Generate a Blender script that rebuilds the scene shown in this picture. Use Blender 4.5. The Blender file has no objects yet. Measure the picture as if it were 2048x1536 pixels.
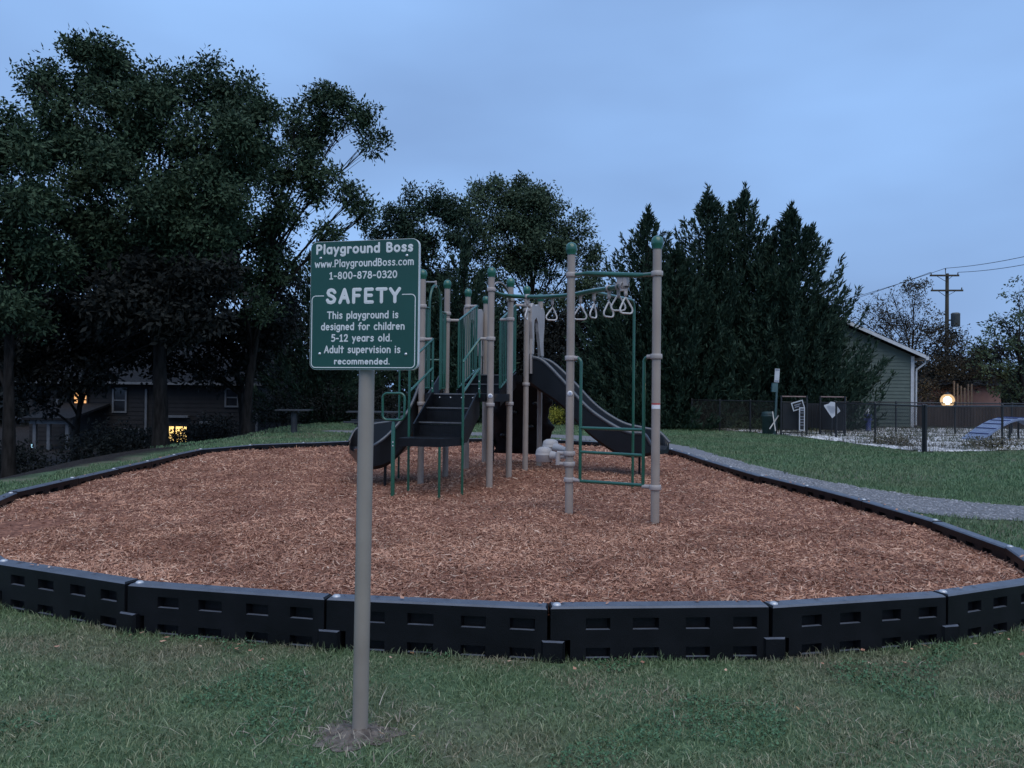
import bpy, bmesh, math, random
import numpy as np
from mathutils import Vector, Matrix

SC = bpy.context.scene
COL = SC.collection
RNG = np.random.default_rng(7)
random.seed(7)

# ------------------------------------------------------------------ camera
FPX = 1500.0                       # focal length in pixels of a 2048 px wide frame
CAM_H = 1.5
cam_data = bpy.data.cameras.new('camera')
cam = bpy.data.objects.new('camera', cam_data)
COL.objects.link(cam)
cam_data.sensor_width = 36.0
cam_data.lens = FPX / 2048.0 * 36.0
cam_data.clip_start = 0.05
cam_data.clip_end = 3000.0
CAM_R = Matrix.Rotation(math.radians(90.5), 3, 'X') @ Matrix.Rotation(math.radians(0.6), 3, 'Z')
cam.matrix_world = Matrix.Translation((0, 0, CAM_H)) @ CAM_R.to_4x4()
SC.camera = cam

# ------------------------------------------------------------------ light
SUN_EL, SUN_AZ = 58.0, 165.0      # evening glow from behind the camera
world = bpy.data.worlds.new('World')
SC.world = world
world.use_nodes = True
wn, wl = world.node_tree.nodes, world.node_tree.links
wn.clear()
w_out = wn.new('ShaderNodeOutputWorld')
w_bg = wn.new('ShaderNodeBackground')
w_sky = wn.new('ShaderNodeTexSky')
w_sky.sky_type = 'NISHITA'
w_sky.sun_disc = False
w_sky.sun_elevation = math.radians(SUN_EL)
w_sky.sun_rotation = math.radians(SUN_AZ)
w_sky.air_density = 1.6
w_sky.dust_density = 2.0
w_sky.ozone_density = 3.0
w_dim = wn.new('ShaderNodeVectorMath'); w_dim.operation = 'SCALE'; w_dim.inputs['Scale'].default_value = 0.6
wl.new(w_sky.outputs[0], w_dim.inputs[0])
# thin stratus cloud deck that covers the whole sky at dusk
w_tc = wn.new('ShaderNodeTexCoord')
w_map = wn.new('ShaderNodeMapping'); w_map.inputs['Scale'].default_value = (0.9, 0.9, 2.6)
w_map.inputs['Rotation'].default_value = (0.0, 0.15, 2.3)
w_no = wn.new('ShaderNodeTexNoise'); w_no.inputs['Scale'].default_value = 1.5
w_no.inputs['Detail'].default_value = 4.0; w_no.inputs['Roughness'].default_value = 0.45
w_rp = wn.new('ShaderNodeValToRGB')
w_rp.color_ramp.elements[0].position = 0.34; w_rp.color_ramp.elements[0].color = (2.35, 3.9, 7.1, 1)
w_rp.color_ramp.elements[1].position = 0.66; w_rp.color_ramp.elements[1].color = (3.5, 6.0, 10.6, 1)
w_mx = wn.new('ShaderNodeMix'); w_mx.data_type = 'RGBA'; w_mx.inputs[0].default_value = 0.85
wl.new(w_tc.outputs['Generated'], w_map.inputs[0])
wl.new(w_map.outputs[0], w_no.inputs['Vector'])
wl.new(w_no.outputs['Fac'], w_rp.inputs[0])
wl.new(w_dim.outputs[0], w_mx.inputs[6])
wl.new(w_rp.outputs[0], w_mx.inputs[7])
wl.new(w_mx.outputs[2], w_bg.inputs[0])
w_bg.inputs[1].default_value = 0.1
wl.new(w_bg.outputs[0], w_out.inputs[0])

sun_data = bpy.data.lights.new('sun', 'SUN')
sun_data.energy = 1.5
sun_data.angle = math.radians(60)
sun_data.color = (1.0, 0.90, 0.76)
sun = bpy.data.objects.new('sun', sun_data)
COL.objects.link(sun)
_e, _a = math.radians(SUN_EL), math.radians(SUN_AZ)
SUN_DIR = Vector((math.sin(_a) * math.cos(_e), math.cos(_a) * math.cos(_e), math.sin(_e)))
sun.rotation_euler = (-SUN_DIR).to_track_quat('-Z', 'Y').to_euler()
sun.location = SUN_DIR * 60

SC.render.engine = 'CYCLES'
SC.cycles.use_denoising = True
SC.cycles.max_bounces = 6
SC.cycles.diffuse_bounces = 3
SC.cycles.caustics_reflective = False
SC.cycles.caustics_refractive = False
SC.view_settings.view_transform = 'Standard'
SC.view_settings.look = 'None'
SC.view_settings.exposure = 0.12
SC.view_settings.gamma = 1.0
SC.view_settings.use_curve_mapping = False

# ------------------------------------------------------------------ helpers
def ray(px, py):
    return CAM_R @ Vector(((px - 1024) / FPX, -(py - 768) / FPX, -1.0))
def G(px, py, z=0.0):
    """point of the horizontal plane z seen at photo pixel (px, py)"""
    d = ray(px, py); t = (z - CAM_H) / d.z
    return Vector((0, 0, CAM_H)) + d * t
def D(px, py, y):
    """point at depth y seen at photo pixel (px, py)"""
    d = ray(px, py); t = y / d.y
    return Vector((0, 0, CAM_H)) + d * t

def sstep(t):
    t = np.clip(t, 0, 1); return t * t * (3 - 2 * t)
def wob(x, y, s=1.0, seed=0.0):
    """cheap smooth noise in about -1..1, works on arrays"""
    x = np.asarray(x) * s + seed * 3.7; y = np.asarray(y) * s - seed * 2.3
    return (np.sin(1.3 * x + 0.7 * y) + np.sin(-0.9 * x + 1.9 * y + 1.3) + np.sin(2.3 * x + 1.1 * y + 4.1)
            + np.sin(2.9 * y - 1.7 * x + 2.2) * 0.7 + np.sin(4.3 * x - 3.1 * y + .6) * 0.5) / 3.2
def tz(x, y):
    """terrain height: level ground, falling away to the left of the grass strip"""
    x = np.asarray(x, float); y = np.asarray(y, float)
    s = sstep((-x - 8.0 + 0.35 * np.sin(y * 0.6)) / 7.0)
    return -1.4 * s

ORG = {}
def thing(name, label, cat, loc=(0, 0, 0), group=None, rotz=0.0):
    o = bpy.data.objects.new(name, None)
    COL.objects.link(o)
    o.location = loc; o.rotation_euler = (0, 0, rotz)
    o.empty_display_size = 0.2
    o['label'] = label; o['category'] = cat
    if group: o['group'] = group
    ORG[o.name] = Vector(loc)
    return o
def tag(o, label=None, cat=None, group=None, kind=None):
    if label: o['label'] = label
    if cat: o['category'] = cat
    if group: o['group'] = group
    if kind: o['kind'] = kind
    return o
def link_mesh(name, me, mat, parent=None):
    if mat is not None and not me.materials: me.materials.append(mat)
    o = bpy.data.objects.new(name, me)
    COL.objects.link(o)
    if parent is not None:
        o.parent = parent
        ORG[o.name] = ORG.get(parent.name, Vector((0, 0, 0)))
    return o
def copy_tree(o, parent=None):
    c = o.copy(); COL.objects.link(c); c.parent = parent
    ORG[c.name] = Vector((0, 0, 0))
    for ch in list(o.children): copy_tree(ch, c)
    return c

class MB:
    """collects shapes given in world coordinates and links them as one mesh"""
    def __init__(self): self.v = []; self.f = []; self.s = []
    def add(self, vs, fs, smooth=False):
        b = len(self.v); self.v.extend([tuple(p) for p in vs])
        for f in fs: self.f.append(tuple(i + b for i in f)); self.s.append(smooth)
        return self
    def box(self, x0, x1, y0, y1, z0, z1):
        return self.add([(x0,y0,z0),(x1,y0,z0),(x1,y1,z0),(x0,y1,z0),(x0,y0,z1),(x1,y0,z1),(x1,y1,z1),(x0,y1,z1)],
                        [(3,2,1,0),(4,5,6,7),(0,1,5,4),(1,2,6,5),(2,3,7,6),(3,0,4,7)])
    def obox(self, c, ax, ay, az, hx, hy, hz):
        c = Vector(c); ax = Vector(ax).normalized() * hx; ay = Vector(ay).normalized() * hy; az = Vector(az).normalized() * hz
        vs = [c + ax*i + ay*j + az*k for k in (-1, 1) for j in (-1, 1) for i in (-1, 1)]
        return self.add(vs, [(0,2,3,1),(4,5,7,6),(0,1,5,4),(1,3,7,5),(3,2,6,7),(2,0,4,6)])
    def bar(self, a, b, w, h, up=(0, 0, 1)):
        a, b, up = Vector(a), Vector(b), Vector(up); d = b - a
        side = d.cross(up).normalized()
        if side.length < .5: side = Vector((1, 0, 0))
        upv = side.cross(d).normalized()
        return self.obox((a + b) / 2, d, side, upv, d.length / 2, w / 2, h / 2)
    def prism(self, pts, off):
        n = len(pts); off = Vector(off); a = [Vector(p) for p in pts]; b = [p + off for p in a]
        self.add(a, [tuple(range(n))]); self.add(b, [tuple(reversed(range(n)))])
        return self.add(a + b, [(i, i + n, (i + 1) % n + n, (i + 1) % n) for i in range(n)])
    def tube(self, pts, r, n=10, closed=False, caps=True):
        P = [Vector(p) for p in pts]; m = len(P)
        R = r if isinstance(r, (list, tuple)) else [r] * m
        T = []
        for i in range(m):
            a = P[(i - 1) % m] if (closed or i > 0) else P[i]
            c = P[(i + 1) % m] if (closed or i < m - 1) else P[i]
            t = (c - a); T.append(t.normalized() if t.length > 1e-9 else Vector((0, 0, 1)))
        ref = Vector((0, 0, 1)) if abs(T[0].z) < .9 else Vector((1, 0, 0))
        u = T[0].cross(ref).normalized(); rings = []
        for i in range(m):
            u = (u - T[i] * u.dot(T[i])); u = u.normalized() if u.length > 1e-6 else T[i].orthogonal().normalized()
            w = T[i].cross(u)
            rings.append([P[i] + (u * math.cos(2*math.pi*k/n) + w * math.sin(2*math.pi*k/n)) * R[i] for k in range(n)])
        vs = [p for rg in rings for p in rg]; fs = []
        for i in range(m if closed else m - 1):
            j = (i + 1) % m
            for k in range(n):
                fs.append((i*n + k, j*n + k, j*n + (k+1) % n, i*n + (k+1) % n))
        self.add(vs, fs, True)
        if caps and not closed:
            self.add(rings[0], [tuple(range(n))]); self.add(rings[-1], [tuple(reversed(range(n)))])
        return self
    def lathe(self, c, prof, n=16, axis=(0, 0, 1), smooth=True):
        c = Vector(c); q = Vector(axis).normalized().to_track_quat('Z', 'Y')
        vs = []; fs = []
        for (r, z) in prof:
            for k in range(n):
                a = 2 * math.pi * k / n
                vs.append(c + q @ Vector((r * math.cos(a), r * math.sin(a), z)))
        for i in range(len(prof) - 1):
            for k in range(n):
                fs.append((i*n + k, i*n + (k+1) % n, (i+1)*n + (k+1) % n, (i+1)*n + k))
        return self.add(vs, fs, smooth)
    def ball(self, c, rx, ry=None, rz=None, n=14, m=8):
        ry = ry or rx; rz = rz or rx; c = Vector(c); vs = []; fs = []
        for i in range(m + 1):
            t = math.pi * i / m
            for k in range(n):
                a = 2 * math.pi * k / n
                vs.append(c + Vector((rx*math.sin(t)*math.cos(a), ry*math.sin(t)*math.sin(a), -rz*math.cos(t))))
        for i in range(m):
            for k in range(n): fs.append((i*n+k, i*n+(k+1) % n, (i+1)*n+(k+1) % n, (i+1)*n+k))
        return self.add(vs, fs, True)
    def build(self, name, mat, parent=None):
        o0 = ORG.get(parent.name, Vector((0, 0, 0))) if parent is not None else Vector((0, 0, 0))
        me = bpy.data.meshes.new(name)
        me.from_pydata([(x - o0.x, y - o0.y, z - o0.z) for (x, y, z) in self.v], [], self.f)
        me.polygons.foreach_set('use_smooth', self.s)
        me.update()
        return link_mesh(name, me, mat, parent)

def npmesh(name, V, F, mat, parent=None, smooth=False):
    """big mesh from arrays: V (n,3) world coordinates, F (m,k)"""
    o0 = ORG.get(parent.name, Vector((0, 0, 0))) if parent is not None else Vector((0, 0, 0))
    V = np.ascontiguousarray(V - np.array(o0), dtype=np.float32); F = np.ascontiguousarray(F, dtype=np.int32)
    me = bpy.data.meshes.new(name)
    me.vertices.add(len(V)); me.vertices.foreach_set('co', V.ravel())
    m, k = F.shape
    me.loops.add(m * k); me.loops.foreach_set('vertex_index', F.ravel())
    me.polygons.add(m)
    me.polygons.foreach_set('loop_start', np.arange(0, m * k, k, dtype=np.int32))
    if smooth: me.polygons.foreach_set('use_smooth', np.ones(m, dtype=bool))
    me.update(calc_edges=True)
    return link_mesh(name, me, mat, parent)

def arc_pts(c, a, b, r, n=8):
    """quarter-like arc round c from direction a to direction b"""
    c, a, b = Vector(c), Vector(a), Vector(b)
    return [c + (a * math.cos(t) + b * math.sin(t)) * r for t in [math.pi/2*i/n for i in range(n + 1)]]
def bez(p0, p1, p2, p3, n=12):
    p0, p1, p2, p3 = map(Vector, (p0, p1, p2, p3)); out = []
    for i in range(n + 1):
        t = i / n; s = 1 - t
        out.append(p0*s**3 + p1*3*s*s*t + p2*3*s*t*t + p3*t**3)
    return out
def catmull(pts, n=6):
    P = [Vector(p) for p in pts]; P = [P[0]*2 - P[1]] + P + [P[-1]*2 - P[-2]]; out = []
    for i in range(1, len(P) - 2):
        for k in range(n):
            t = k / n; a, b, c, d = P[i-1], P[i], P[i+1], P[i+2]
            out.append(0.5*((2*b) + (c-a)*t + (2*a-5*b+4*c-d)*t*t + (-a+3*b-3*c+d)*t**3))
    out.append(P[-2]); return out

# ------------------------------------------------------------------ materials
def pmat(name, c1, c2=None, scale=6.0, rough=0.55, bump=0.0, bscale=None, spec=0.5, metal=0.0, detail=5.0,
         stretch=(1, 1, 1), island=None, lo=0.35, hi=0.65, emit=None, estr=0.0):
    """principled material: noise between two colours, optional per-piece variation (island = list of ramp stops), bump"""
    m = bpy.data.materials.new(name); m.use_nodes = True
    nt = m.node_tree; N, L = nt.nodes, nt.links
    b = N['Principled BSDF']
    b.inputs['Roughness'].default_value = rough
    b.inputs['Metallic'].default_value = metal
    b.inputs['Specular IOR Level'].default_value = spec
    tc = N.new('ShaderNodeTexCoord'); mp = N.new('ShaderNodeMapping'); mp.inputs['Scale'].default_value = stretch
    L.new(tc.outputs['Object'], mp.inputs[0])
    no = N.new('ShaderNodeTexNoise'); no.inputs['Scale'].default_value = scale; no.inputs['Detail'].default_value = detail
    L.new(mp.outputs[0], no.inputs['Vector'])
    col = None
    if c2 is not None:
        rp = N.new('ShaderNodeValToRGB')
        rp.color_ramp.elements[0].position = lo; rp.color_ramp.elements[0].color = (*c1, 1)
        rp.color_ramp.elements[1].position = hi; rp.color_ramp.elements[1].color = (*c2, 1)
        L.new(no.outputs['Fac'], rp.inputs[0]); col = rp.outputs[0]
    if island is not None:
        ge = N.new('ShaderNodeNewGeometry'); ir = N.new('ShaderNodeValToRGB'); el = ir.color_ramp.elements
        el[0].position = island[0][0]; el[0].color = (*island[0][1], 1)
        el[1].position = island[-1][0]; el[1].color = (*island[-1][1], 1)
        for p, c in island[1:-1]:
            e = el.new(p); e.color = (*c, 1)
        L.new(ge.outputs['Random Per Island'], ir.inputs[0])
        if col is None: col = ir.outputs[0]
        else:
            mx = N.new('ShaderNodeMix'); mx.data_type = 'RGBA'; mx.inputs[0].default_value = 0.5
            L.new(col, mx.inputs[6]); L.new(ir.outputs[0], mx.inputs[7]); col = mx.outputs[2]
    if col is None: b.inputs['Base Color'].default_value = (*c1, 1)
    else: L.new(col, b.inputs['Base Color'])
    if bump > 0:
        bn = N.new('ShaderNodeTexNoise'); bn.inputs['Scale'].default_value = bscale or scale * 4; bn.inputs['Detail'].default_value = 4
        L.new(mp.outputs[0], bn.inputs['Vector'])
        bp = N.new('ShaderNodeBump'); bp.inputs['Strength'].default_value = bump; bp.inputs['Distance'].default_value = 0.02
        L.new(bn.outputs['Fac'], bp.inputs['Height']); L.new(bp.outputs[0], b.inputs['Normal'])
    if emit is not None:
        b.inputs['Emission Color'].default_value = (*emit, 1); b.inputs['Emission Strength'].default_value = estr
    return m

M = {}
M['post'] = pmat('taupe powder coat', (.285, .235, .20), (.34, .285, .245), 3, .38, .03, 60, .5)
M['clamp'] = pmat('taupe clamp', (.33, .295, .275), (.40, .355, .335), 5, .42, .05, 40)
M['sign_post'] = pmat('sign post paint', (.255, .22, .19), (.31, .27, .235), 4, .36, .03, 80)
M['green'] = pmat('green powder coat', (.008, .075, .045), (.012, .10, .06), 5, .3, .02, 60)
M['cap'] = pmat('green cap', (.008, .085, .055), (.012, .11, .07), 8, .34, .02, 60)
M['black'] = pmat('black plastisol', (.004, .0045, .006), (.008, .0085, .011), 12, .38, .10, 90, .3)
M['slide'] = pmat('dark slide plastic', (.004, .0045, .006), (.007, .0075, .010), 3, .30, .04, 30, .4)
M['rim'] = pmat('slide rim with painted sky sheen', (.050, .060, .074), (.07, .082, .10), 6, .28, .03, 30, .6)  # sky shine on the rims is put into a paler blue-grey
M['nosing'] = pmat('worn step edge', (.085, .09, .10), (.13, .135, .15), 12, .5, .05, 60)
M['straw'] = pmat('dead straw', (.2, .17, .13), None, 1, .8, island=[(0, (.16, .13, .10)), (1, (.42, .37, .29))])
M['hood'] = pmat('taupe moulded plastic', (.34, .31, .30), (.42, .39, .375), 4, .5, .05, 30)
M['ring'] = pmat('pale grip rubber', (.55, .52, .50), (.66, .63, .61), 10, .5, .05, 60)
M['steel'] = pmat('galvanised steel', (.55, .56, .58), (.68, .69, .71), 20, .3, 0, None, .5, .85)
M['border_sky_sheen'] = pmat('border top with painted sky sheen', (.075, .088, .115), (.105, .122, .155), 9, .5, .15, 200, .5)  # lighter bluish colour imitates sky reflected on tops and pocket ledges
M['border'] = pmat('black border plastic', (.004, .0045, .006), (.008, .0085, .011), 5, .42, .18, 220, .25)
M['pin'] = pmat('border pin cap', (.46, .47, .49), (.56, .57, .59), 30, .35, 0, None, .5, .3)
M['sign_green'] = pmat('green sign face', (.007, .060, .048), (.010, .072, .058), 3, .42, .03, 40)
M['sign_white'] = pmat('white sign core', (.66, .67, .68), (.74, .75, .76), 6, .5)
M['sticker_white'] = pmat('sticker white', (.7, .7, .72), (.8, .8, .82), 40, .4)
M['sticker_blue'] = pmat('sticker blue grey', (.25, .3, .42), (.35, .4, .5), 60, .4)
M['sticker_red'] = pmat('sticker red', (.38, .05, .05), (.45, .08, .07), 40, .4)
M['mulch'] = pmat('mulch bed', (.12, .05, .033), (.34, .16, .105), 26, .9, .9, 55, .2, 0, 8)
M['chip'] = pmat('wood chips', (.22, .103, .068), (.62, .345, .23), 1.7, .85, 0, None, .2, 0, 4, lo=.40, hi=.62,
                 island=[(0, (.15, .068, .047)), (.3, (.35, .175, .118)), (.68, (.54, .29, .20)), (.9, (.70, .46, .33)), (1, (.90, .72, .57))])
M['soil'] = pmat('bare soil', (.10, .083, .072), (.22, .19, .165), 22, .95, .8, 70, .2, 0, 8)
M['gravel'] = pmat('grey gravel', (.15, .155, .17), (.28, .285, .305), 90, .9, .9, 110, .2, 0, 6, lo=.3, hi=.7)
M['gravel_bit'] = pmat('gravel stones', (.2, .2, .22), None, 1, .85, 0, None, .3, island=[(0, (.14, .145, .155)), (.6, (.23, .235, .25)), (1, (.34, .34, .36))])
M['pebble_bed'] = pmat('white pebble bed', (.20, .20, .195), (.54, .54, .545), 14, .9, .9, 60, .2, 0, 8, lo=.35, hi=.6)
M['pebble'] = pmat('white pebbles', (.5, .5, .5), None, 1, .8, 0, None, .3, island=[(0, (.30, .30, .305)), (.5, (.55, .55, .555)), (1, (.78, .78, .78))])
M['bark'] = pmat('bark', (.012, .011, .010), (.032, .029, .027), 9, .95, .8, 30, .1, 0, 6, stretch=(1, 1, .25))
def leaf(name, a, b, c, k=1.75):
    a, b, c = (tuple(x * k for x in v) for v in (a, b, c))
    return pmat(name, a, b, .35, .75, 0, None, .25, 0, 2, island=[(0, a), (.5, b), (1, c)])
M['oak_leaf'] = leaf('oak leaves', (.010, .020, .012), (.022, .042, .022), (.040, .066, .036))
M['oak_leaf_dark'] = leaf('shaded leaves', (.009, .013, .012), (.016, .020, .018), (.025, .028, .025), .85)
M['maple_leaf'] = leaf('loose leaves', (.015, .028, .016), (.032, .052, .030), (.055, .078, .046))
M['cedar_leaf'] = leaf('cedar sprays', (.006, .014, .009), (.013, .028, .017), (.026, .048, .030))
M['autumn_leaf'] = leaf('turning leaves', (.020, .021, .017), (.036, .035, .027), (.056, .050, .037), 1.3)
M['shrub_leaf'] = leaf('shrub leaves', (.012, .024, .012), (.026, .046, .022), (.045, .07, .034))
M['lamp_glow_leaf'] = leaf('leaves with painted lamp glow', (.18, .19, .02), (.34, .33, .05), (.5, .47, .1), 1)  # lamp glow on the shrub is put into its leaf colour
M['asphalt_roof'] = pmat('roof shingles', (.008, .009, .011), (.016, .017, .020), 12, .95, .5, 60, .2)
M['brown_siding'] = pmat('dark siding', (.006, .0058, .0075), (.010, .0095, .012), 3, .8, .1, 30)
M['green_siding'] = pmat('grey green siding', (.070, .095, .082), (.086, .115, .10), 2, .7, .08, 30)
M['trim'] = pmat('white trim', (.42, .44, .47), (.52, .54, .57), 4, .55, .05, 20)
M['dim_trim'] = pmat('weathered trim', (.09, .10, .115), (.13, .14, .155), 4, .6, .05, 20)
M['glass'] = pmat('dark window glass', (.012, .014, .018), (.02, .022, .028), 2, .08)
M['lit_warm'] = pmat('lamplit window', (.6, .4, .15), None, 4, .5, emit=(1.0, .66, .22), estr=1.5)
M['lit_orange'] = pmat('lamplit blind', (.6, .35, .15), None, 4, .5, emit=(1.0, .48, .17), estr=.9)
M['lit_blue'] = pmat('cool lit pane', (.3, .5, .6), None, 4, .5, emit=(.45, .8, 1.0), estr=.8)
M['lamp_glow'] = pmat('lamp globe', (1, .8, .5), None, 4, .5, emit=(1.0, .86, .62), estr=12)
M['pink_wall'] = pmat('pink render', (.30, .17, .15), (.36, .21, .18), 3, .85, .1, 30)
M['wood_fence'] = pmat('weathered brown boards', (.042, .030, .026), (.075, .054, .046), 3, .85, .3, 40, .2, stretch=(1, 1, .15))
M['slat_wood'] = pmat('weathered slat', (.075, .062, .05), (.11, .092, .075), 6, .85)
M['pale_wood'] = pmat('pale bare stick', (.42, .40, .38), (.52, .50, .47), 6, .8)
M['black_metal'] = pmat('black fence coating', (.010, .011, .013), (.018, .019, .022), 8, .45)
M['wire'] = pmat('black fence wire', (.012, .013, .015), (.02, .02, .023), 8, .5)
M['pole_wood'] = pmat('utility pole wood', (.05, .045, .036), (.09, .08, .062), 5, .9, .4, 30, .2, stretch=(1, 1, .1))
M['transformer'] = pmat('transformer grey', (.07, .08, .08), (.10, .11, .11), 4, .5)
M['line'] = pmat('power cable', (.03, .033, .04), (.045, .05, .06), 4, .6)
M['table'] = pmat('dark picnic plank', (.020, .022, .026), (.04, .043, .05), 4, .5, .1, 30, stretch=(.3, 1, 1))
M['blue_ramp'] = pmat('blue agility ramp', (.18, .23, .36), (.23, .29, .43), 5, .5, .1, 40)
M['blue_dark'] = pmat('blue plastic', (.04, .06, .20), (.06, .085, .26), 5, .45)
M['bin_green'] = pmat('green bin', (.02, .045, .045), (.03, .06, .06), 6, .5)
M['box_green'] = pmat('green dispenser', (.05, .10, .11), (.07, .13, .14), 6, .45)
M['board_black'] = pmat('black notice', (.006, .0065, .008), (.010, .0105, .013), 6, .5)
M['print_grey'] = pmat('grey print', (.18, .2, .25), (.24, .26, .31), 30, .6)
for _k in ('green', 'cap'):
    _b = M[_k].node_tree.nodes['Principled BSDF']; _b.inputs['Coat Weight'].default_value = .6; _b.inputs['Coat Roughness'].default_value = .18
def halo_glow(name, col, estr, clear):
    m = bpy.data.materials.new(name); m.use_nodes = True; N, L = m.node_tree.nodes, m.node_tree.links; N.clear()
    o = N.new('ShaderNodeOutputMaterial'); t = N.new('ShaderNodeBsdfTransparent'); e = N.new('ShaderNodeEmission'); x = N.new('ShaderNodeMixShader')
    e.inputs[0].default_value = (*col, 1); e.inputs[1].default_value = estr; x.inputs[0].default_value = 1 - clear
    no = N.new('ShaderNodeTexNoise'); no.inputs['Scale'].default_value = 14; mr = N.new('ShaderNodeMapRange'); mr.inputs['To Min'].default_value = 1 - clear - .1; mr.inputs['To Max'].default_value = 1 - clear + .1
    L.new(no.outputs['Fac'], mr.inputs['Value']); L.new(mr.outputs[0], x.inputs[0])
    L.new(t.outputs[0], x.inputs[1]); L.new(e.outputs[0], x.inputs[2]); L.new(x.outputs[0], o.inputs[0]); return m
M['halo_shell'] = halo_glow('added lamp halo shell', (1.0, .66, .34), 1.0, .5)  # see-through glow that imitates a halo, not lamp glass
M['tuft'] = pmat('dry yard weeds', (.1, .09, .06), None, 1, .8, 0, None, .2, island=[(0, (.07, .075, .045)), (.6, (.13, .115, .075)), (1, (.22, .19, .13))])

# ================================================================== GROUND
def ground_material():
    m = bpy.data.materials.new('lawn ground'); m.use_nodes = True
    N, L = m.node_tree.nodes, m.node_tree.links
    b = N['Principled BSDF']; b.inputs['Roughness'].default_value = .95; b.inputs['Specular IOR Level'].default_value = .15
    tc = N.new('ShaderNodeTexCoord')
    def noise(scale, det):
        n = N.new('ShaderNodeTexNoise'); n.inputs['Scale'].default_value = scale; n.inputs['Detail'].default_value = det
        L.new(tc.outputs['Object'], n.inputs['Vector']); return n.outputs['Fac']
    def ramp(f, p0, c0, p1, c1):
        r = N.new('ShaderNodeValToRGB'); r.color_ramp.elements[0].position = p0; r.color_ramp.elements[0].color = (*c0, 1)
        r.color_ramp.elements[1].position = p1; r.color_ramp.elements[1].color = (*c1, 1); L.new(f, r.inputs[0]); return r.outputs[0]
    def mix(f, a, c):
        x = N.new('ShaderNodeMix'); x.data_type = 'RGBA'; L.new(f, x.inputs[0]); L.new(a, x.inputs[6]); L.new(c, x.inputs[7]); return x.outputs[2]
    fine = ramp(noise(30, 8), .3, (.045, .085, .042), .7, (.125, .19, .10))
    dry = ramp(noise(24, 8), .3, (.09, .092, .06), .7, (.17, .17, .115))
    patch = ramp(noise(.55, 4), .46, (0, 0, 0), .66, (1, 1, 1))
    lawn = mix(patch, fine, dry)
    litter = ramp(noise(9, 9), .35, (.012, .011, .011), .7, (.035, .029, .027))
    # leaf litter takes over left of the grass strip, where the ground falls away under the trees
    sep = N.new('ShaderNodeSeparateXYZ'); L.new(tc.outputs['Object'], sep.inputs[0])
    ma = N.new('ShaderNodeMath'); ma.operation = 'MULTIPLY_ADD'; ma.inputs[1].default_value = 1.1
    L.new(noise(1.2, 5), ma.inputs[0]); L.new(sep.outputs['X'], ma.inputs[2])
    mr = N.new('ShaderNodeMapRange'); mr.inputs['From Min'].default_value = -7.35; mr.inputs['From Max'].default_value = -7.85
    L.new(ma.outputs[0], mr.inputs['Value'])
    mb_ = N.new('ShaderNodeMath'); mb_.operation = 'MULTIPLY_ADD'; mb_.inputs[1].default_value = 2.0
    L.new(noise(.5, 4), mb_.inputs[0]); L.new(sep.outputs['Y'], mb_.inputs[2])
    mr2 = N.new('ShaderNodeMapRange'); mr2.inputs['From Min'].default_value = 33.0; mr2.inputs['From Max'].default_value = 34.5
    L.new(mb_.outputs[0], mr2.inputs['Value'])
    mxx = N.new('ShaderNodeMath'); mxx.operation = 'MAXIMUM'; L.new(mr.outputs[0], mxx.inputs[0]); L.new(mr2.outputs[0], mxx.inputs[1])
    L.new(mix(mxx.outputs[0], lawn, litter), b.inputs['Base Color'])
    bp = N.new('ShaderNodeBump'); bp.inputs['Strength'].default_value = .7; bp.inputs['Distance'].default_value = .03
    L.new(noise(45, 6), bp.inputs['Height']); L.new(bp.outputs[0], b.inputs['Normal'])
    return m
M['lawn'] = ground_material()

def grid_sheet(name, xs, ys, zf, mat):
    X, Y = np.meshgrid(xs, ys); Z = zf(X, Y)
    V = np.stack([X, Y, Z], -1).reshape(-1, 3); nx, ny = len(xs), len(ys)
    i, j = np.meshgrid(np.arange(nx - 1), np.arange(ny - 1)); a = (j * nx + i).ravel()
    return npmesh(name, V, np.stack([a, a + 1, a + 1 + nx, a + nx], -1), mat, None, True)
_far = np.array([60, 90, 140, 220, 350, 600.])
xs = np.concatenate([-_far[::-1], np.arange(-40, 40.1, .6), _far])
ys = np.concatenate([[-300, -100, -40], np.arange(-12, 50.1, .6), _far])
tag(grid_sheet('ground', xs, ys, lambda x, y: tz(x, y), M['lawn']), kind='structure')

# ------------------------------------------------------------------ playground outline (joints of the border, counter-clockwise)
FRONT = [(-3.50, 5.15), (-2.32, 4.63), (-1.05, 4.37), (.22, 4.22), (1.46, 4.28), (2.61, 4.57), (3.64, 5.03)]
RIGHT = [(3.98, 5.95), (4.08, 7.17), (4.0, 8.45), (3.85, 9.7), (3.66, 10.9), (3.55, 12.1), (3.48, 13.35), (3.46, 14.6), (3.4, 15.8)]
BACK = [(3.1, 16.95), (2.3, 17.85), (1.25, 18.5), (0.0, 18.75), (-1.2, 18.65), (-2.35, 18.2), (-3.5, 17.4), (-4.55, 16.55)]
LEFT = [(-5.45, 15.75), (-6.05, 14.65), (-6.0, 13.4), (-5.9, 12.2), (-5.8, 11.0), (-5.7, 9.8), (-5.58, 8.4), (-5.15, 7.1), (-4.4, 6.03)]
JOINTS = FRONT + RIGHT + BACK + LEFT
NJ = len(JOINTS)
POLY = np.array(JOINTS)
def inside(x, y, poly=POLY):
    x = np.asarray(x); y = np.asarray(y); c = np.zeros(x.shape, bool); n = len(poly)
    for i in range(n):
        x0, y0 = poly[i]; x1, y1 = poly[(i + 1) % n]
        k = ((y0 > y) != (y1 > y)) & (x < (x1 - x0) * (y - y0) / (y1 - y0 + 1e-12) + x0)
        c ^= k
    return c
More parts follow.
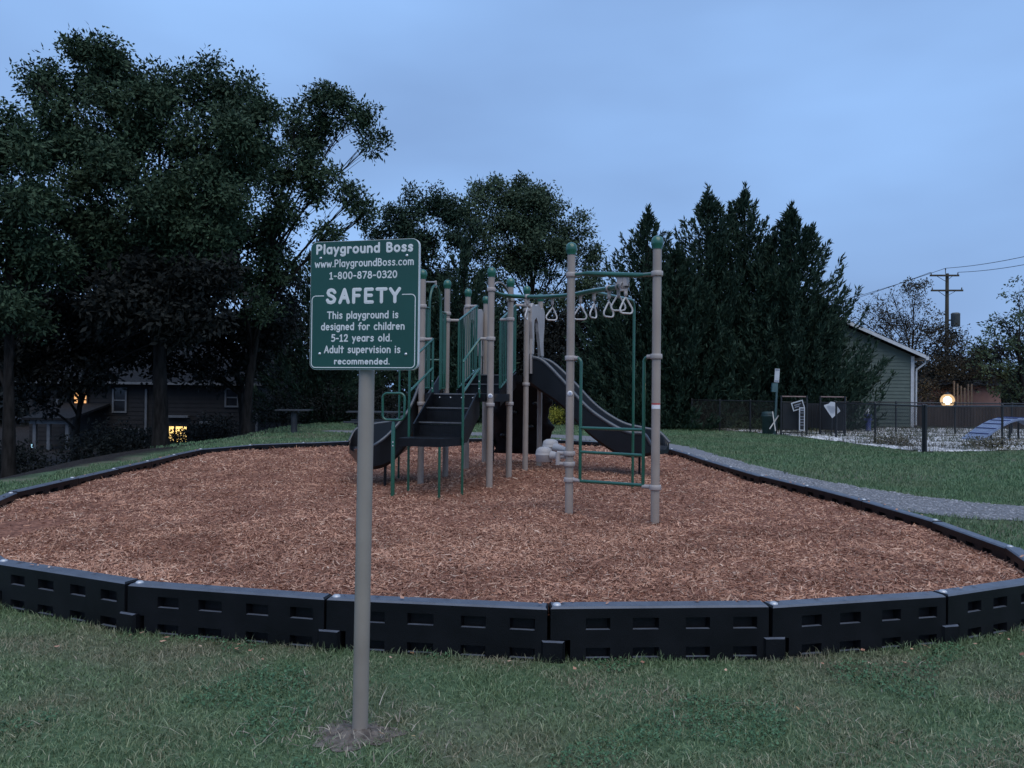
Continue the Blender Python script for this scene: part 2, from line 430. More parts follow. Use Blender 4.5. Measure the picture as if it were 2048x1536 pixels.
def edge_dist(x, y, poly=POLY):
    x = np.asarray(x, float); y = np.asarray(y, float); best = np.full(x.shape, 1e9); n = len(poly)
    for i in range(n):
        ax, ay = poly[i]; bx, by = poly[(i + 1) % n]; dx, dy = bx - ax, by - ay
        t = np.clip(((x - ax) * dx + (y - ay) * dy) / (dx * dx + dy * dy), 0, 1)
        best = np.minimum(best, np.hypot(x - ax - t * dx, y - ay - t * dy))
    return best

def mulch_z(x, y):
    x = np.asarray(x, float); y = np.asarray(y, float)
    z = .195 + .024 * wob(x, y, 1.3, 1) + .010 * wob(x, y, 4.0, 2) + .006 * wob(x, y, 9.0, 3)
    for hx, hy, hr, hd in ((1.2, 8.2, .75, .05), (2.5, 12.2, .8, .07), (-2.2, 10.9, .7, .05), (-1.0, 9.0, .6, .035), (.4, 9.8, .9, .03)):
        z = z - hd * np.exp(-((x - hx) ** 2 + (y - hy) ** 2) / (hr * hr))
    return z + .055 * sstep((6.2 - y) / 1.8) * (1 - sstep((x - 2.2) / 1.6))
NA, NR = 320, 70
ctr = np.array([-.9, 10.8])
ang = np.linspace(0, 2 * math.pi, NA, endpoint=False)
rad = np.zeros(NA)
for k in range(NA):
    d = np.array([math.cos(ang[k]), math.sin(ang[k])]); best = 0
    for i in range(NJ):
        a = POLY[i] - ctr; e = POLY[(i + 1) % NJ] - POLY[i]
        den = d[0] * e[1] - d[1] * e[0]
        if abs(den) < 1e-9: continue
        t = (a[0] * e[1] - a[1] * e[0]) / den; s = (a[0] * d[1] - a[1] * d[0]) / den
        if t > 0 and -1e-9 <= s <= 1 + 1e-9: best = max(best, t)
    rad[k] = best
fr = np.linspace(0.004, 1, NR)
MX = ctr[0] + np.outer(fr, rad * np.cos(ang)); MY = ctr[1] + np.outer(fr, rad * np.sin(ang))
MV = np.stack([MX, MY, mulch_z(MX, MY)], -1).reshape(-1, 3)
jj, kk = np.meshgrid(np.arange(NR - 1), np.arange(NA), indexing='ij')
a = (jj * NA + kk).ravel(); b2 = (jj * NA + (kk + 1) % NA).ravel()
tag(npmesh('mulch_bed', MV, np.stack([a, b2, b2 + NA, a + NA], -1), M['mulch'], None, True), kind='structure')

# shredded wood chips lying on the bed
def chips(n, x0, x1, y0, y1, s):
    x = RNG.uniform(x0, x1, n * 2); y = RNG.uniform(y0, y1, n * 2)
    k = inside(x, y); x = x[k][:n]; y = y[k][:n]
    k = edge_dist(x, y) > .06; x = x[k]; y = y[k]; n = len(x)
    z = mulch_z(x, y) + RNG.uniform(.000, .016, n) * (0.6 + .4 * s)
    L = RNG.gamma(2.6, .012, n) * s + .010; Wd = RNG.gamma(4.0, .0014, n) * s + .002
    az = RNG.uniform(0, 2 * math.pi, n); pit = RNG.normal(0, .38, n); roll = RNG.normal(0, .7, n)
    d = np.stack([np.cos(az) * np.cos(pit), np.sin(az) * np.cos(pit), np.sin(pit)], -1)
    sd = np.stack([-np.sin(az) * np.cos(roll), np.cos(az) * np.cos(roll), np.sin(roll)], -1)
    up = np.cross(d, sd); up[up[:, 2] < 0] *= -1
    p = np.stack([x, y, z], -1); bend = RNG.normal(.05, .12, n)[:, None] * L[:, None] * up
    h = d * (L / 2)[:, None]; w = sd * (Wd / 2)[:, None]
    V = np.stack([p - h - w * .5 - bend, p - h + w * .5 - bend, p - w + bend * .3, p + w + bend * .3, p + h - w * .4 - bend, p + h + w * .4 - bend], 1)
    o = np.arange(n)[:, None] * 6
    F = np.concatenate([o + np.array([[0, 2, 3, 1]]), o + np.array([[2, 4, 5, 3]])], 0)
    return V.reshape(-1, 3), F
CV, CF, base = [], [], 0
for (n, x0, x1, y0, y1, s) in [(68000, -4.2, 4.2, 4.2, 7.2, .86), (36000, -5.7, 4.2, 7.2, 10.6, 1.1), (24000, -6.2, 4.0, 10.6, 14.5, 1.4), (9000, -6.2, 3.6, 14.5, 18.8, 2.0), (5000, -5.7, 4.1, 4.2, 9.5, 1.5)]:
    v, f = chips(n, x0, x1, y0, y1, s); CV.append(v); CF.append(f + base); base += len(v)
tag(npmesh('wood_chips', np.concatenate(CV), np.concatenate(CF), M['chip']), 'reddish brown shredded wood chips covering the playground bed', 'mulch', kind='stuff')

# ------------------------------------------------------------------ border segments
def border_mesh():
    Ls, T, H, HM = 1.22, .055, .305, .122
    bm = bmesh.new()
    def quad(*p, m=0):
        bm.faces.new([bm.verts.new(q) for q in p]).material_index = m
    def face_with_pockets(x0, x1, z0, z1, y, sgn, pk, zp0, zp1):
        """side wall at y facing sgn, with pockets at x ranges pk and heights zp0..zp1"""
        dep = .05
        def q(a, b, c, d, m=0):
            quad(*([a, b, c, d] if sgn < 0 else [d, c, b, a]), m=m)
        xsn = [x0] + [v for p in pk for v in p] + [x1]
        q((x0, y, z0), (x1, y, z0), (x1, y, zp0), (x0, y, zp0))
        q((x0, y, zp1), (x1, y, zp1), (x1, y, z1), (x0, y, z1))
        for i in range(0, len(xsn) - 1, 2): q((xsn[i], y, zp0), (xsn[i+1], y, zp0), (xsn[i+1], y, zp1), (xsn[i], y, zp1))
        yi = y - sgn * dep
        for (a, b) in pk:
            m = .010; zr = zp0 + .022
            yl = y - sgn * .020; zr = zp0 - .012
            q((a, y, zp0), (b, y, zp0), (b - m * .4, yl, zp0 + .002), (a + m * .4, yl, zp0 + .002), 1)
            q((a + m * .4, yl, zp0 + .002), (b - m * .4, yl, zp0 + .002), (b - m, yi, zr), (a + m, yi, zr))
            q((a + m, yi, zr), (b - m, yi, zr), (b - m, yi, zp1 - m), (a + m, yi, zp1 - m))
            q((a + m, yi, zp1 - m), (b - m, yi, zp1 - m), (b, y, zp1), (a, y, zp1))
            q((a, y, zp0), (a + m * .4, yl, zp0 + .002), (a + m * .4, yl, zp1 - m * .4), (a, y, zp1))
            q((a + m * .4, yl, zp0 + .002), (a + m, yi, zr), (a + m, yi, zp1 - m), (a + m * .4, yl, zp1 - m * .4))
            q((b - m * .4, yl, zp0 + .002), (b, y, zp0), (b, y, zp1), (b - m * .4, yl, zp1 - m * .4))
            q((b - m, yi, zr), (b - m * .4, yl, zp0 + .002), (b - m * .4, yl, zp1 - m * .4), (b - m, yi, zp1 - m))
    pk = [(.20, .335), (.46, .605), (.755, .89), (1.02, 1.155)]
    c = .010                                    # chamfer along the top
    for sgn in (-1, 1):
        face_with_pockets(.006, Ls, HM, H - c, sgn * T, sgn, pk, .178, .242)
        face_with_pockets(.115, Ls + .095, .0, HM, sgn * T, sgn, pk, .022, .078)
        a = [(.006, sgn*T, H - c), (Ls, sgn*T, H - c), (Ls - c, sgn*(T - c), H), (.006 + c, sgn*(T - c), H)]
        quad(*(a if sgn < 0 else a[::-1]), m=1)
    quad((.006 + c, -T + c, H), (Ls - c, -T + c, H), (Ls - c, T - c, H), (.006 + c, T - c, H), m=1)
    quad((.006, -T, H - c), (.006 + c, -T + c, H), (.006 + c, T - c, H), (.006, T, H - c))
    quad((Ls, T, H - c), (Ls - c, T - c, H), (Ls - c, -T + c, H), (Ls, -T, H - c))
    quad((.006, T, HM), (.006, -T, HM), (.006, -T, H - c), (.006, T, H - c))
    quad((Ls, -T, HM), (Ls, T, HM), (Ls, T, H - c), (Ls, -T, H - c))
    quad((.115, T, 0), (.115, -T, 0), (.115, -T, HM), (.115, T, HM))
    quad((Ls + .095, -T, 0), (Ls + .095, T, 0), (Ls + .095, T, HM), (Ls + .095, -T, HM))
    quad((Ls, -T, HM), (Ls + .095, -T, HM), (Ls + .095, T, HM), (Ls, T, HM))
    quad((.006, T, HM), (.115, T, HM), (.115, -T, HM), (.006, -T, HM))
    for sgn in (-1, 1):                         # knuckle that laps under the neighbour
        y0, y1, x0, x1, zt_ = sgn * (T - .002), sgn * (T + .016), Ls - .03, Ls + .093, HM + .004
        P_ = [(x0, y0, .0), (x1, y0, .0), (x1, y0, zt_), (x0, y0, zt_), (x0 + .01, y1, .0), (x1 - .01, y1, .0), (x1 - .01, y1, zt_ - .006), (x0 + .01, y1, zt_ - .006)]
        for f_ in ((4, 5, 6, 7), (3, 7, 6, 2), (0, 4, 7, 3), (1, 2, 6, 5)):
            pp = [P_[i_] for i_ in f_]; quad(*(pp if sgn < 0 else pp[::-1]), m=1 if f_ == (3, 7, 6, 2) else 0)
    bmesh.ops.remove_doubles(bm, verts=bm.verts, dist=1e-5)
    me = bpy.data.meshes.new('border_body'); bm.to_mesh(me); bm.free(); me.update()
    me.materials.append(M['border']); me.materials.append(M['border_sky_sheen']); return me
BODY = border_mesh()
pm = MB().lathe((0, 0, 0), [(.0, .012), (.012, .0115), (.021, .007), (.025, 0), (.025, -.004)], 14)
PIN = bpy.data.meshes.new('pin_cap'); PIN.from_pydata(pm.v, [], pm.f); PIN.polygons.foreach_set('use_smooth', pm.s); PIN.materials.append(M['pin'])
ORD = ['first', 'second', 'third', 'fourth', 'fifth', 'sixth', 'seventh', 'eighth', 'ninth', 'tenth']
FL = ['black plastic border segment at the left end of the front edge', 'black pocketed border segment left of the one behind the sign post',
      'black pocketed border segment directly behind the sign post', 'black border segment in the middle of the front edge, right of the sign post',
      'black border segment, second to the right of the sign post', 'black border segment at the right end of the front edge', 'short angled black border segment turning the front right corner']
for i in range(NJ):
    p, q = Vector((*JOINTS[i], 0)), Vector((*JOINTS[(i + 1) % NJ], 0)); d = q - p
    nf, nr, nb = len(FRONT), len(RIGHT), len(BACK)
    if i < nf: lab = FL[i]
    elif i < nf + nr: lab = 'black border segment beside the gravel path, %s from the front right corner' % ORD[i - nf]
    elif i < nf + nr + nb: lab = 'black border segment along the far edge, %s counted from the right' % ORD[i - nf - nr]
    else: lab = 'black border segment along the left grass strip, %s counted from the far end' % ORD[i - nf - nr - nb]
    t = thing('border_segment', lab, 'edging', (p.x, p.y, float(tz(p.x, p.y)) + random.uniform(-.009, .004)), 'border segments round the mulch bed')
    t.rotation_euler = (0, random.uniform(-.006, .006), math.atan2(d.y, d.x)); t.scale = (d.length / 1.225, 1, 1)
    link_mesh('body', BODY, None, t)
    c = link_mesh('pin_cap', PIN, None, t); c.location = (.045, random.uniform(-.008, .008), .3052); c.scale = (1.225 / d.length, 1, 1)

# ------------------------------------------------------------------ gravel path and pebble yard
def ribbon(name, pts, w, mat, z, ragged=.12, n=8):
    C = catmull([(x, y, 0) for x, y in pts], n); wl_ = w if isinstance(w, list) else [w] * len(pts)
    V, F = [], []; m = len(C); K = 7
    for i, p in enumerate(C):
        d = (C[min(i+1, m-1)] - C[max(i-1, 0)]).normalized(); s = Vector((-d.y, d.x, 0))
        ww = np.interp(i / (m - 1) * (len(pts) - 1), range(len(pts)), wl_)
        l = ww / 2 + ragged * float(wob(p.x, p.y, 3.1, 5)); r = ww / 2 + ragged * float(wob(p.x, p.y, 3.3, 9))
        for k in range(K):
            t = k / (K - 1); e = p + s * (l * (1 - t) - r * t)
            V.append((e.x, e.y, float(tz(e.x, e.y)) + z))
    for i in range(m - 1):
        for k in range(K - 1): F.append((i*K + k, (i+1)*K + k, (i+1)*K + k + 1, i*K + k + 1))
    o = npmesh(name, np.array(V), np.array(F), mat, None, True); tag(o, kind='structure'); return o, C, wl_
PATH_PTS = [(-6.6, 26.6), (-4.5, 26.0), (-1, 25.6), (2.2, 24.2), (4.0, 21.0), (4.25, 17.6), (4.35, 14.5), (4.7, 12.0), (5.55, 10.3), (7.0, 9.3), (9.5, 8.6), (14, 8.2)]
PATH_W = [.8, 1.9, 1.9, 1.8, 1.5, 1.35, 1.55, 1.75, 1.6, 1.5, 1.5, 1.5]
path_o, PATH_C, _ = ribbon('gravel_path', PATH_PTS, PATH_W, M['gravel'], .008)
path_w = [float(np.interp(i / (len(PATH_C) - 1) * (len(PATH_PTS) - 1), range(len(PATH_PTS)), PATH_W)) for i in range(len(PATH_C))]
PC = np.array([[p.x, p.y] for p in PATH_C])
def on_path(x, y, grow=0.0):
    x = np.asarray(x); y = np.asarray(y); hit = np.zeros(x.shape, bool)
    for (c, w) in zip(PC, path_w): hit |= (np.hypot(x - c[0], y - c[1]) < w / 2 + .12 * wob(x, y, 3.1, 5) + grow)
    return hit
def bits(n, px, py, pz, smin, smax, flat=.7):
    """little octahedral stones"""
    s = RNG.uniform(smin, smax, n); a = RNG.uniform(0, 6.28, n); e = RNG.uniform(.6, 1.3, n)
    p = np.stack([px, py, pz], -1)
    ca, sa = np.cos(a), np.sin(a); z0 = np.zeros(n)
    X = np.stack([ca * s * e, sa * s * e, z0], -1); Y = np.stack([-sa * s / e, ca * s / e, z0], -1); Z = np.stack([z0, z0, s * flat], -1)
    V = np.stack([p + X, p + Y, p - X, p - Y, p + Z, p - Z], 1).reshape(-1, 3); o = np.arange(n)[:, None] * 6
    F = np.concatenate([o + np.array([[0, 1, 4]]), o + np.array([[1, 2, 4]]), o + np.array([[2, 3, 4]]), o + np.array([[3, 0, 4]])], 0)
    return V, F
x = RNG.uniform(3.3, 14, 60000); y = RNG.uniform(7.4, 18, 60000); k = on_path(x, y, -.05) & ~inside(x, y) & (edge_dist(x, y) > .07)
x, y = x[k][:16000], y[k][:16000]
v, f = bits(len(x), x, y, np.full(len(x), .012), .008, .022)
tag(npmesh('gravel_stones', v, f, M['gravel_bit']), 'loose grey gravel stones on the path beside the bed', 'gravel', kind='stuff')

# dog yard: pale pebble bed behind the chain link fence
YARD = [(7.7, 30.4), (8.9, 28.6), (9.8, 26), (10.2, 22.3), (10.5, 19.3), (13.5, 20.1), (17, 21.2), (26, 22.5), (30, 31), (22, 33.5), (14, 33)]
yb = bmesh.new(); YP = np.array(YARD)
yx, yy = np.meshgrid(np.arange(7.5, 31, .28), np.arange(18.5, 34.5, .28)); nyx = yx.shape[1]
keep = inside(yx + .3 * wob(yx, yy, 1.7, 4), yy + .3 * wob(yx, yy, 1.9, 6), YP)
V = np.stack([yx, yy, .012 + .02 * (wob(yx, yy, 1.5, 7) + 1) * .5], -1).reshape(-1, 3)
F = []
for j in range(yx.shape[0] - 1):
    for i in range(nyx - 1):
        if keep[j, i] and keep[j+1, i] and keep[j, i+1] and keep[j+1, i+1]: F.append((j*nyx+i, j*nyx+i+1, (j+1)*nyx+i+1, (j+1)*nyx+i))
yb.free()
used = np.unique(np.array(F)); rem = -np.ones(len(V), int); rem[used] = np.arange(len(used))
tag(npmesh('pebble_yard', V[used], rem[np.array(F)], M['pebble_bed'], None, True), kind='structure')
def weedy(x, y): return wob(x * .8, y * 1.6, 1.4, 12) > .12
x = RNG.uniform(8, 26, 50000); y = RNG.uniform(19, 33, 50000); k = inside(x, y, YP) & ~weedy(x, y); x, y = x[k][:15000], y[k][:15000]
v, f = bits(len(x), x, y, np.full(len(x), .03), .02, .05)
tag(npmesh('yard_pebbles', v, f, M['pebble']), 'white pebbles strewn over the dog yard floor', 'pebbles', kind='stuff')

# ------------------------------------------------------------------ grass
def grass_material(name, cols, dry, patch=.9):
    m = bpy.data.materials.new(name); m.use_nodes = True; N, L = m.node_tree.nodes, m.node_tree.links
    b = N['Principled BSDF']; b.inputs['Roughness'].default_value = .6; b.inputs['Specular IOR Level'].default_value = .25
    ge = N.new('ShaderNodeNewGeometry'); tc = N.new('ShaderNodeTexCoord')
    def ramp(stops):
        r = N.new('ShaderNodeValToRGB'); el = r.color_ramp.elements
        el[0].position, el[0].color = stops[0][0], (*stops[0][1], 1); el[1].position, el[1].color = stops[-1][0], (*stops[-1][1], 1)
        for p, c in stops[1:-1]: el.new(p).color = (*c, 1)
        L.new(ge.outputs['Random Per Island'], r.inputs[0]); return r.outputs[0]
    g, d = ramp(cols), ramp(dry)
    n = N.new('ShaderNodeTexNoise'); n.inputs['Scale'].default_value = patch; n.inputs['Detail'].default_value = 5
    L.new(tc.outputs['Object'], n.inputs['Vector'])
    pr = N.new('ShaderNodeValToRGB'); pr.color_ramp.elements[0].position = .44; pr.color_ramp.elements[1].position = .62
    L.new(n.outputs['Fac'], pr.inputs[0])
    mx = N.new('ShaderNodeMix'); mx.data_type = 'RGBA'; L.new(pr.outputs[0], mx.inputs[0]); L.new(g, mx.inputs[6]); L.new(d, mx.inputs[7])
    L.new(mx.outputs[2], b.inputs['Base Color']); return m
M['blade'] = grass_material('lawn blades', [(0, (.07, .112, .055)), (.5, (.135, .205, .10)), (.93, (.22, .285, .155)), (1, (.38, .37, .26))],
                            [(0, (.11, .118, .07)), (.45, (.19, .192, .12)), (.8, (.27, .24, .165)), (1, (.42, .37, .27))], 1.5)
M['clover'] = pmat('clover leaves', (.03, .07, .03), None, 1, .6, 0, None, .3, island=[(0, (.035, .085, .035)), (.6, (.06, .135, .06)), (1, (.10, .19, .095))])
M['dead_leaf'] = pmat('fallen leaves', (.2, .12, .07), None, 1, .8, 0, None, .2, island=[(0, (.14, .075, .04)), (.6, (.28, .17, .09)), (1, (.42, .30, .16))])
M['blade_far'] = grass_material('far lawn blades', [(0, (.062, .118, .058)), (.6, (.115, .20, .10)), (1, (.18, .265, .145))],
                                [(0, (.08, .125, .066)), (.6, (.14, .195, .105)), (1, (.21, .245, .15))], .5)
def blades(x, y, z, hmin, hmax, w, lean=.8):
    n = len(x); h = RNG.uniform(hmin, hmax, n) * (1 + .35 * wob(x, y, 5, 8)); a = RNG.uniform(0, 6.283, n); b = RNG.uniform(0, 6.283, n)
    le = np.abs(RNG.normal(0, lean, n)) * h; W = w * RNG.uniform(.6, 1.3, n)
    s = np.stack([np.cos(a) * W, np.sin(a) * W, np.zeros(n)], -1); p = np.stack([x, y, z], -1)
    l = np.stack([np.cos(b) * le, np.sin(b) * le, np.zeros(n)], -1); u = np.stack([np.zeros(n), np.zeros(n), h], -1)
    V = np.stack([p - s * .5, p + s * .5, p - s * .42 + l * .35 + u * .6, p + s * .42 + l * .35 + u * .6, p + l + u * .92], 1).reshape(-1, 3)
    o = np.arange(n)[:, None] * 5
    return V, np.concatenate([o + np.array([[0, 1, 3]]), o + np.array([[0, 3, 2]]), o + np.array([[2, 3, 4]])], 0)
SIGN_BASE = G(720, 1465)
def bare(x, y):
    dx, dy = (x - SIGN_BASE.x + .02), (y - SIGN_BASE.y + .03)
    r = np.hypot(dx / 1.25, dy / .8)
    return r + .035 * wob(x, y, 14, 3) < .105
def scatter(n, x0, x1, y0, y1, cond):
    x = RNG.uniform(x0, x1, n); y = RNG.uniform(y0, y1, n); k = cond(x, y); return x[k], y[k]
out = lambda g: (lambda x, y: ~inside(x, y) & (edge_dist(x, y) > g))
x, y = scatter(250000, -4.1, 4.1, 2.65, 5.2, lambda x, y: out(.06)(x, y) & ~bare(x, y) & (np.abs(x) < y * .82 + .6))
k = RNG.random(len(x)) < .78 + .22 * wob(x, y, 6, 21); x, y = x[k], y[k]
V1, F1 = blades(x, y, np.zeros(len(x)), .010, .029, .0038, 1.2)
# taller unmown tufts against the border
x, y = scatter(60000, -4, 4, 3.9, 5.4, lambda x, y: out(.055)(x, y) & (edge_dist(x, y) < .13) & (RNG.random(x.shape) < .6))
V2, F2 = blades(x, y, np.zeros(len(x)), .022, .062, .004, .6)
x, y = scatter(9000, -3.4, 3.4, 2.8, 4.8, lambda x, y: out(.06)(x, y) & ~bare(x, y) & (wob(x, y, 3.5, 31) > .25))
V3, F3 = blades(x, y, np.zeros(len(x)), .024, .045, .0038, 1.5)
o = npmesh('lawn_grass', np.concatenate([V1, V2, V3]), np.concatenate([F1, F2 + len(V1), F3 + len(V1) + len(V2)]), M['blade'])
tag(o, 'short patchy green and dry grass in front of the border', 'grass', kind='stuff')
lawn_ok = lambda x, y: out(.07)(x, y) & ~on_path(x, y, .0) & ~inside(x, y, YP)
x, y = scatter(70000, 3.6, 11, 4.6, 13, lawn_ok); k = np.abs(x) < y * .72 + .4; x, y = x[k], y[k]
V1, F1 = blades(x, y, np.zeros(len(x)), .03, .065, .008, .7)
x, y = scatter(62000, 3.4, 15, 13, 27, lawn_ok); k = np.abs(x) < y * .72 + .4; x, y = x[k], y[k]
V2, F2 = blades(x, y, np.zeros(len(x)), .035, .07, .014, .6)
x, y = scatter(42000, -9, 12, 18.5, 34, lawn_ok); V3, F3 = blades(x, y, tz(x, y), .035, .075, .02, .6)
x, y = scatter(44000, -8.4, -4.5, 6, 19, lambda x, y: lawn_ok(x, y) & (x > -7.75 + .25 * wob(x, y, 2, 2)))
V4, F4 = blades(x, y, tz(x, y), .03, .065, .011, .6)
VV, FF, b0 = [], [], 0
for v, f in ((V1, F1), (V2, F2), (V3, F3), (V4, F4)): VV.append(v); FF.append(f + b0); b0 += len(v)
tag(npmesh('meadow_grass', np.concatenate(VV), np.concatenate(FF), M['blade_far']), 'mown green grass beyond and beside the playground bed', 'grass', kind='stuff')
x, y = scatter(40000, 8, 26, 19, 33, lambda x, y: inside(x, y, YP) & weedy(x, y)); x, y = x[:14000], y[:14000]
V1, F1 = blades(x, y, np.full(len(x), .02), .05, .22, .012, .7)
M['weed'] = grass_material('yard weeds', [(0, (.04, .06, .03)), (.6, (.08, .10, .055)), (1, (.14, .15, .09))], [(0, (.07, .06, .04)), (.6, (.12, .10, .07)), (1, (.2, .17, .12))], .6)
tag(npmesh('yard_weeds', V1, F1, M['weed']), 'weeds growing through the white pebbles of the dog yard', 'weeds', kind='stuff')

# bare soil mound at the foot of the sign post
nr_, na_ = 20, 72
V = []
for i in range(nr_ + 1):
    for k in range(na_):
        t = i / nr_; a = 2 * math.pi * k / na_
        r = (.155 + .022 * math.sin(3*a + 1) + .016 * math.sin(7*a) + .010 * math.sin(13*a)) * t + .001
        xx = SIGN_BASE.x - .02 + r * math.cos(a) * 1.2; yy = SIGN_BASE.y - .03 + r * math.sin(a) * .85
        zz = .004 + .026 * (1 - t) ** 1.6 * (1 + .4 * float(wob(xx, yy, 22, 2))) + .006 * float(wob(xx, yy, 70, 4)) * (1 - t)
        V.append((xx, yy, max(zz, .005 - .02 * (t > .97))))
F = [(i*na_ + k, i*na_ + (k+1) % na_, (i+1)*na_ + (k+1) % na_, (i+1)*na_ + k) for i in range(nr_) for k in range(na_)]
tag(npmesh('soil_patch', np.array(V), np.array(F), M['soil'], None, True), kind='structure')

a = RNG.uniform(0, 6.283, 260); r = RNG.uniform(.06, .42, 260); x = SIGN_BASE.x - .02 + r * np.cos(a) * 1.3; y = SIGN_BASE.y - .05 + r * np.sin(a) * .8
k = np.hypot(x - SIGN_BASE.x, y - SIGN_BASE.y) > .05; x, y = x[k], y[k]
v, f = blades(x, y, np.full(len(x), .022), .012, .03, .0045, 2.6)
x2, y2 = scatter(260, -3.2, 3.2, 2.9, 4.2, lambda x, y: out(.08)(x, y)); v2, f2 = blades(x2, y2, np.full(len(x2), .02), .012, .03, .0042, 2.2)
tag(npmesh('dry_straw', np.concatenate([v, v2]), np.concatenate([f, f2 + len(v)]), M['straw']), 'dead straw lying on the soil and lawn round the sign post', 'straw', kind='stuff')

# clover and fallen leaves in the front lawn, stray chips on the border and grass
def flat_bits(x, y, z, smin, smax, tilt):
    n = len(x); sz = RNG.uniform(smin, smax, n)[:, None]; a = RNG.uniform(0, 6.283, n)
    d = np.stack([np.cos(a), np.sin(a), RNG.normal(0, tilt, n)], -1); e = np.stack([-np.sin(a), np.cos(a), RNG.normal(0, tilt, n)], -1); p = np.stack([x, y, z], -1)
    V = np.stack([p - d * sz, p - d * sz * .2 + e * sz * .8, p + d * sz + np.array([0, 0, .004]), p - d * sz * .2 - e * sz * .8], 1).reshape(-1, 3)
    return V, np.arange(n)[:, None] * 4 + np.arange(4)[None]
x, y = scatter(60000, -3.4, 3.4, 2.8, 4.9, lambda x, y: out(.07)(x, y) & ~bare(x, y) & (wob(x, y, 2.6, 41) > .42))
v, f = flat_bits(x[:9000], y[:9000], RNG.uniform(.012, .034, len(x[:9000])), .004, .009, .35)
tag(npmesh('clover', v, f, M['clover']), 'patches of small clover leaves in the front lawn', 'clover', kind='stuff')
x, y = scatter(8, -3.0, 3.2, 2.9, 4.6, lambda x, y: out(.08)(x, y) & ~bare(x, y))
for i in range(len(x)):
    v, f = flat_bits(x[i:i+1], y[i:i+1], np.array([.03]), .009, .017, .4)
    if i == 0: LV, LF = [v], [f]
    else: LV.append(v); LF.append(f + 4 * i)
tag(npmesh('fallen_leaves', np.concatenate(LV), np.concatenate(LF), M['dead_leaf']), 'small fallen leaves scattered on the front lawn', 'leaves', kind='stuff')
# stray chips
n = 420; i = RNG.integers(0, NJ, n); t = RNG.random(n); q = np.roll(POLY, -1, 0)
px_ = POLY[i] * (1 - t)[:, None] + q[i] * t[:, None]; nr = (q[i] - POLY[i]); nr = np.stack([nr[:, 1], -nr[:, 0]], -1) / np.linalg.norm(nr, axis=1, keepdims=True)
offn = np.where(RNG.random(n) < .45, RNG.uniform(-.05, .03, n), RNG.gamma(1.6, .10, n) + .08); px_ = px_ + nr * offn[:, None]
zz = np.where(offn < .055, .312, .03); v, f = flat_bits(px_[:, 0], px_[:, 1], zz, .008, .02, .2)
tag(npmesh('stray_chips', v, f, M['chip']), 'stray wood chips on the border tops and the grass beside them', 'mulch', kind='stuff')

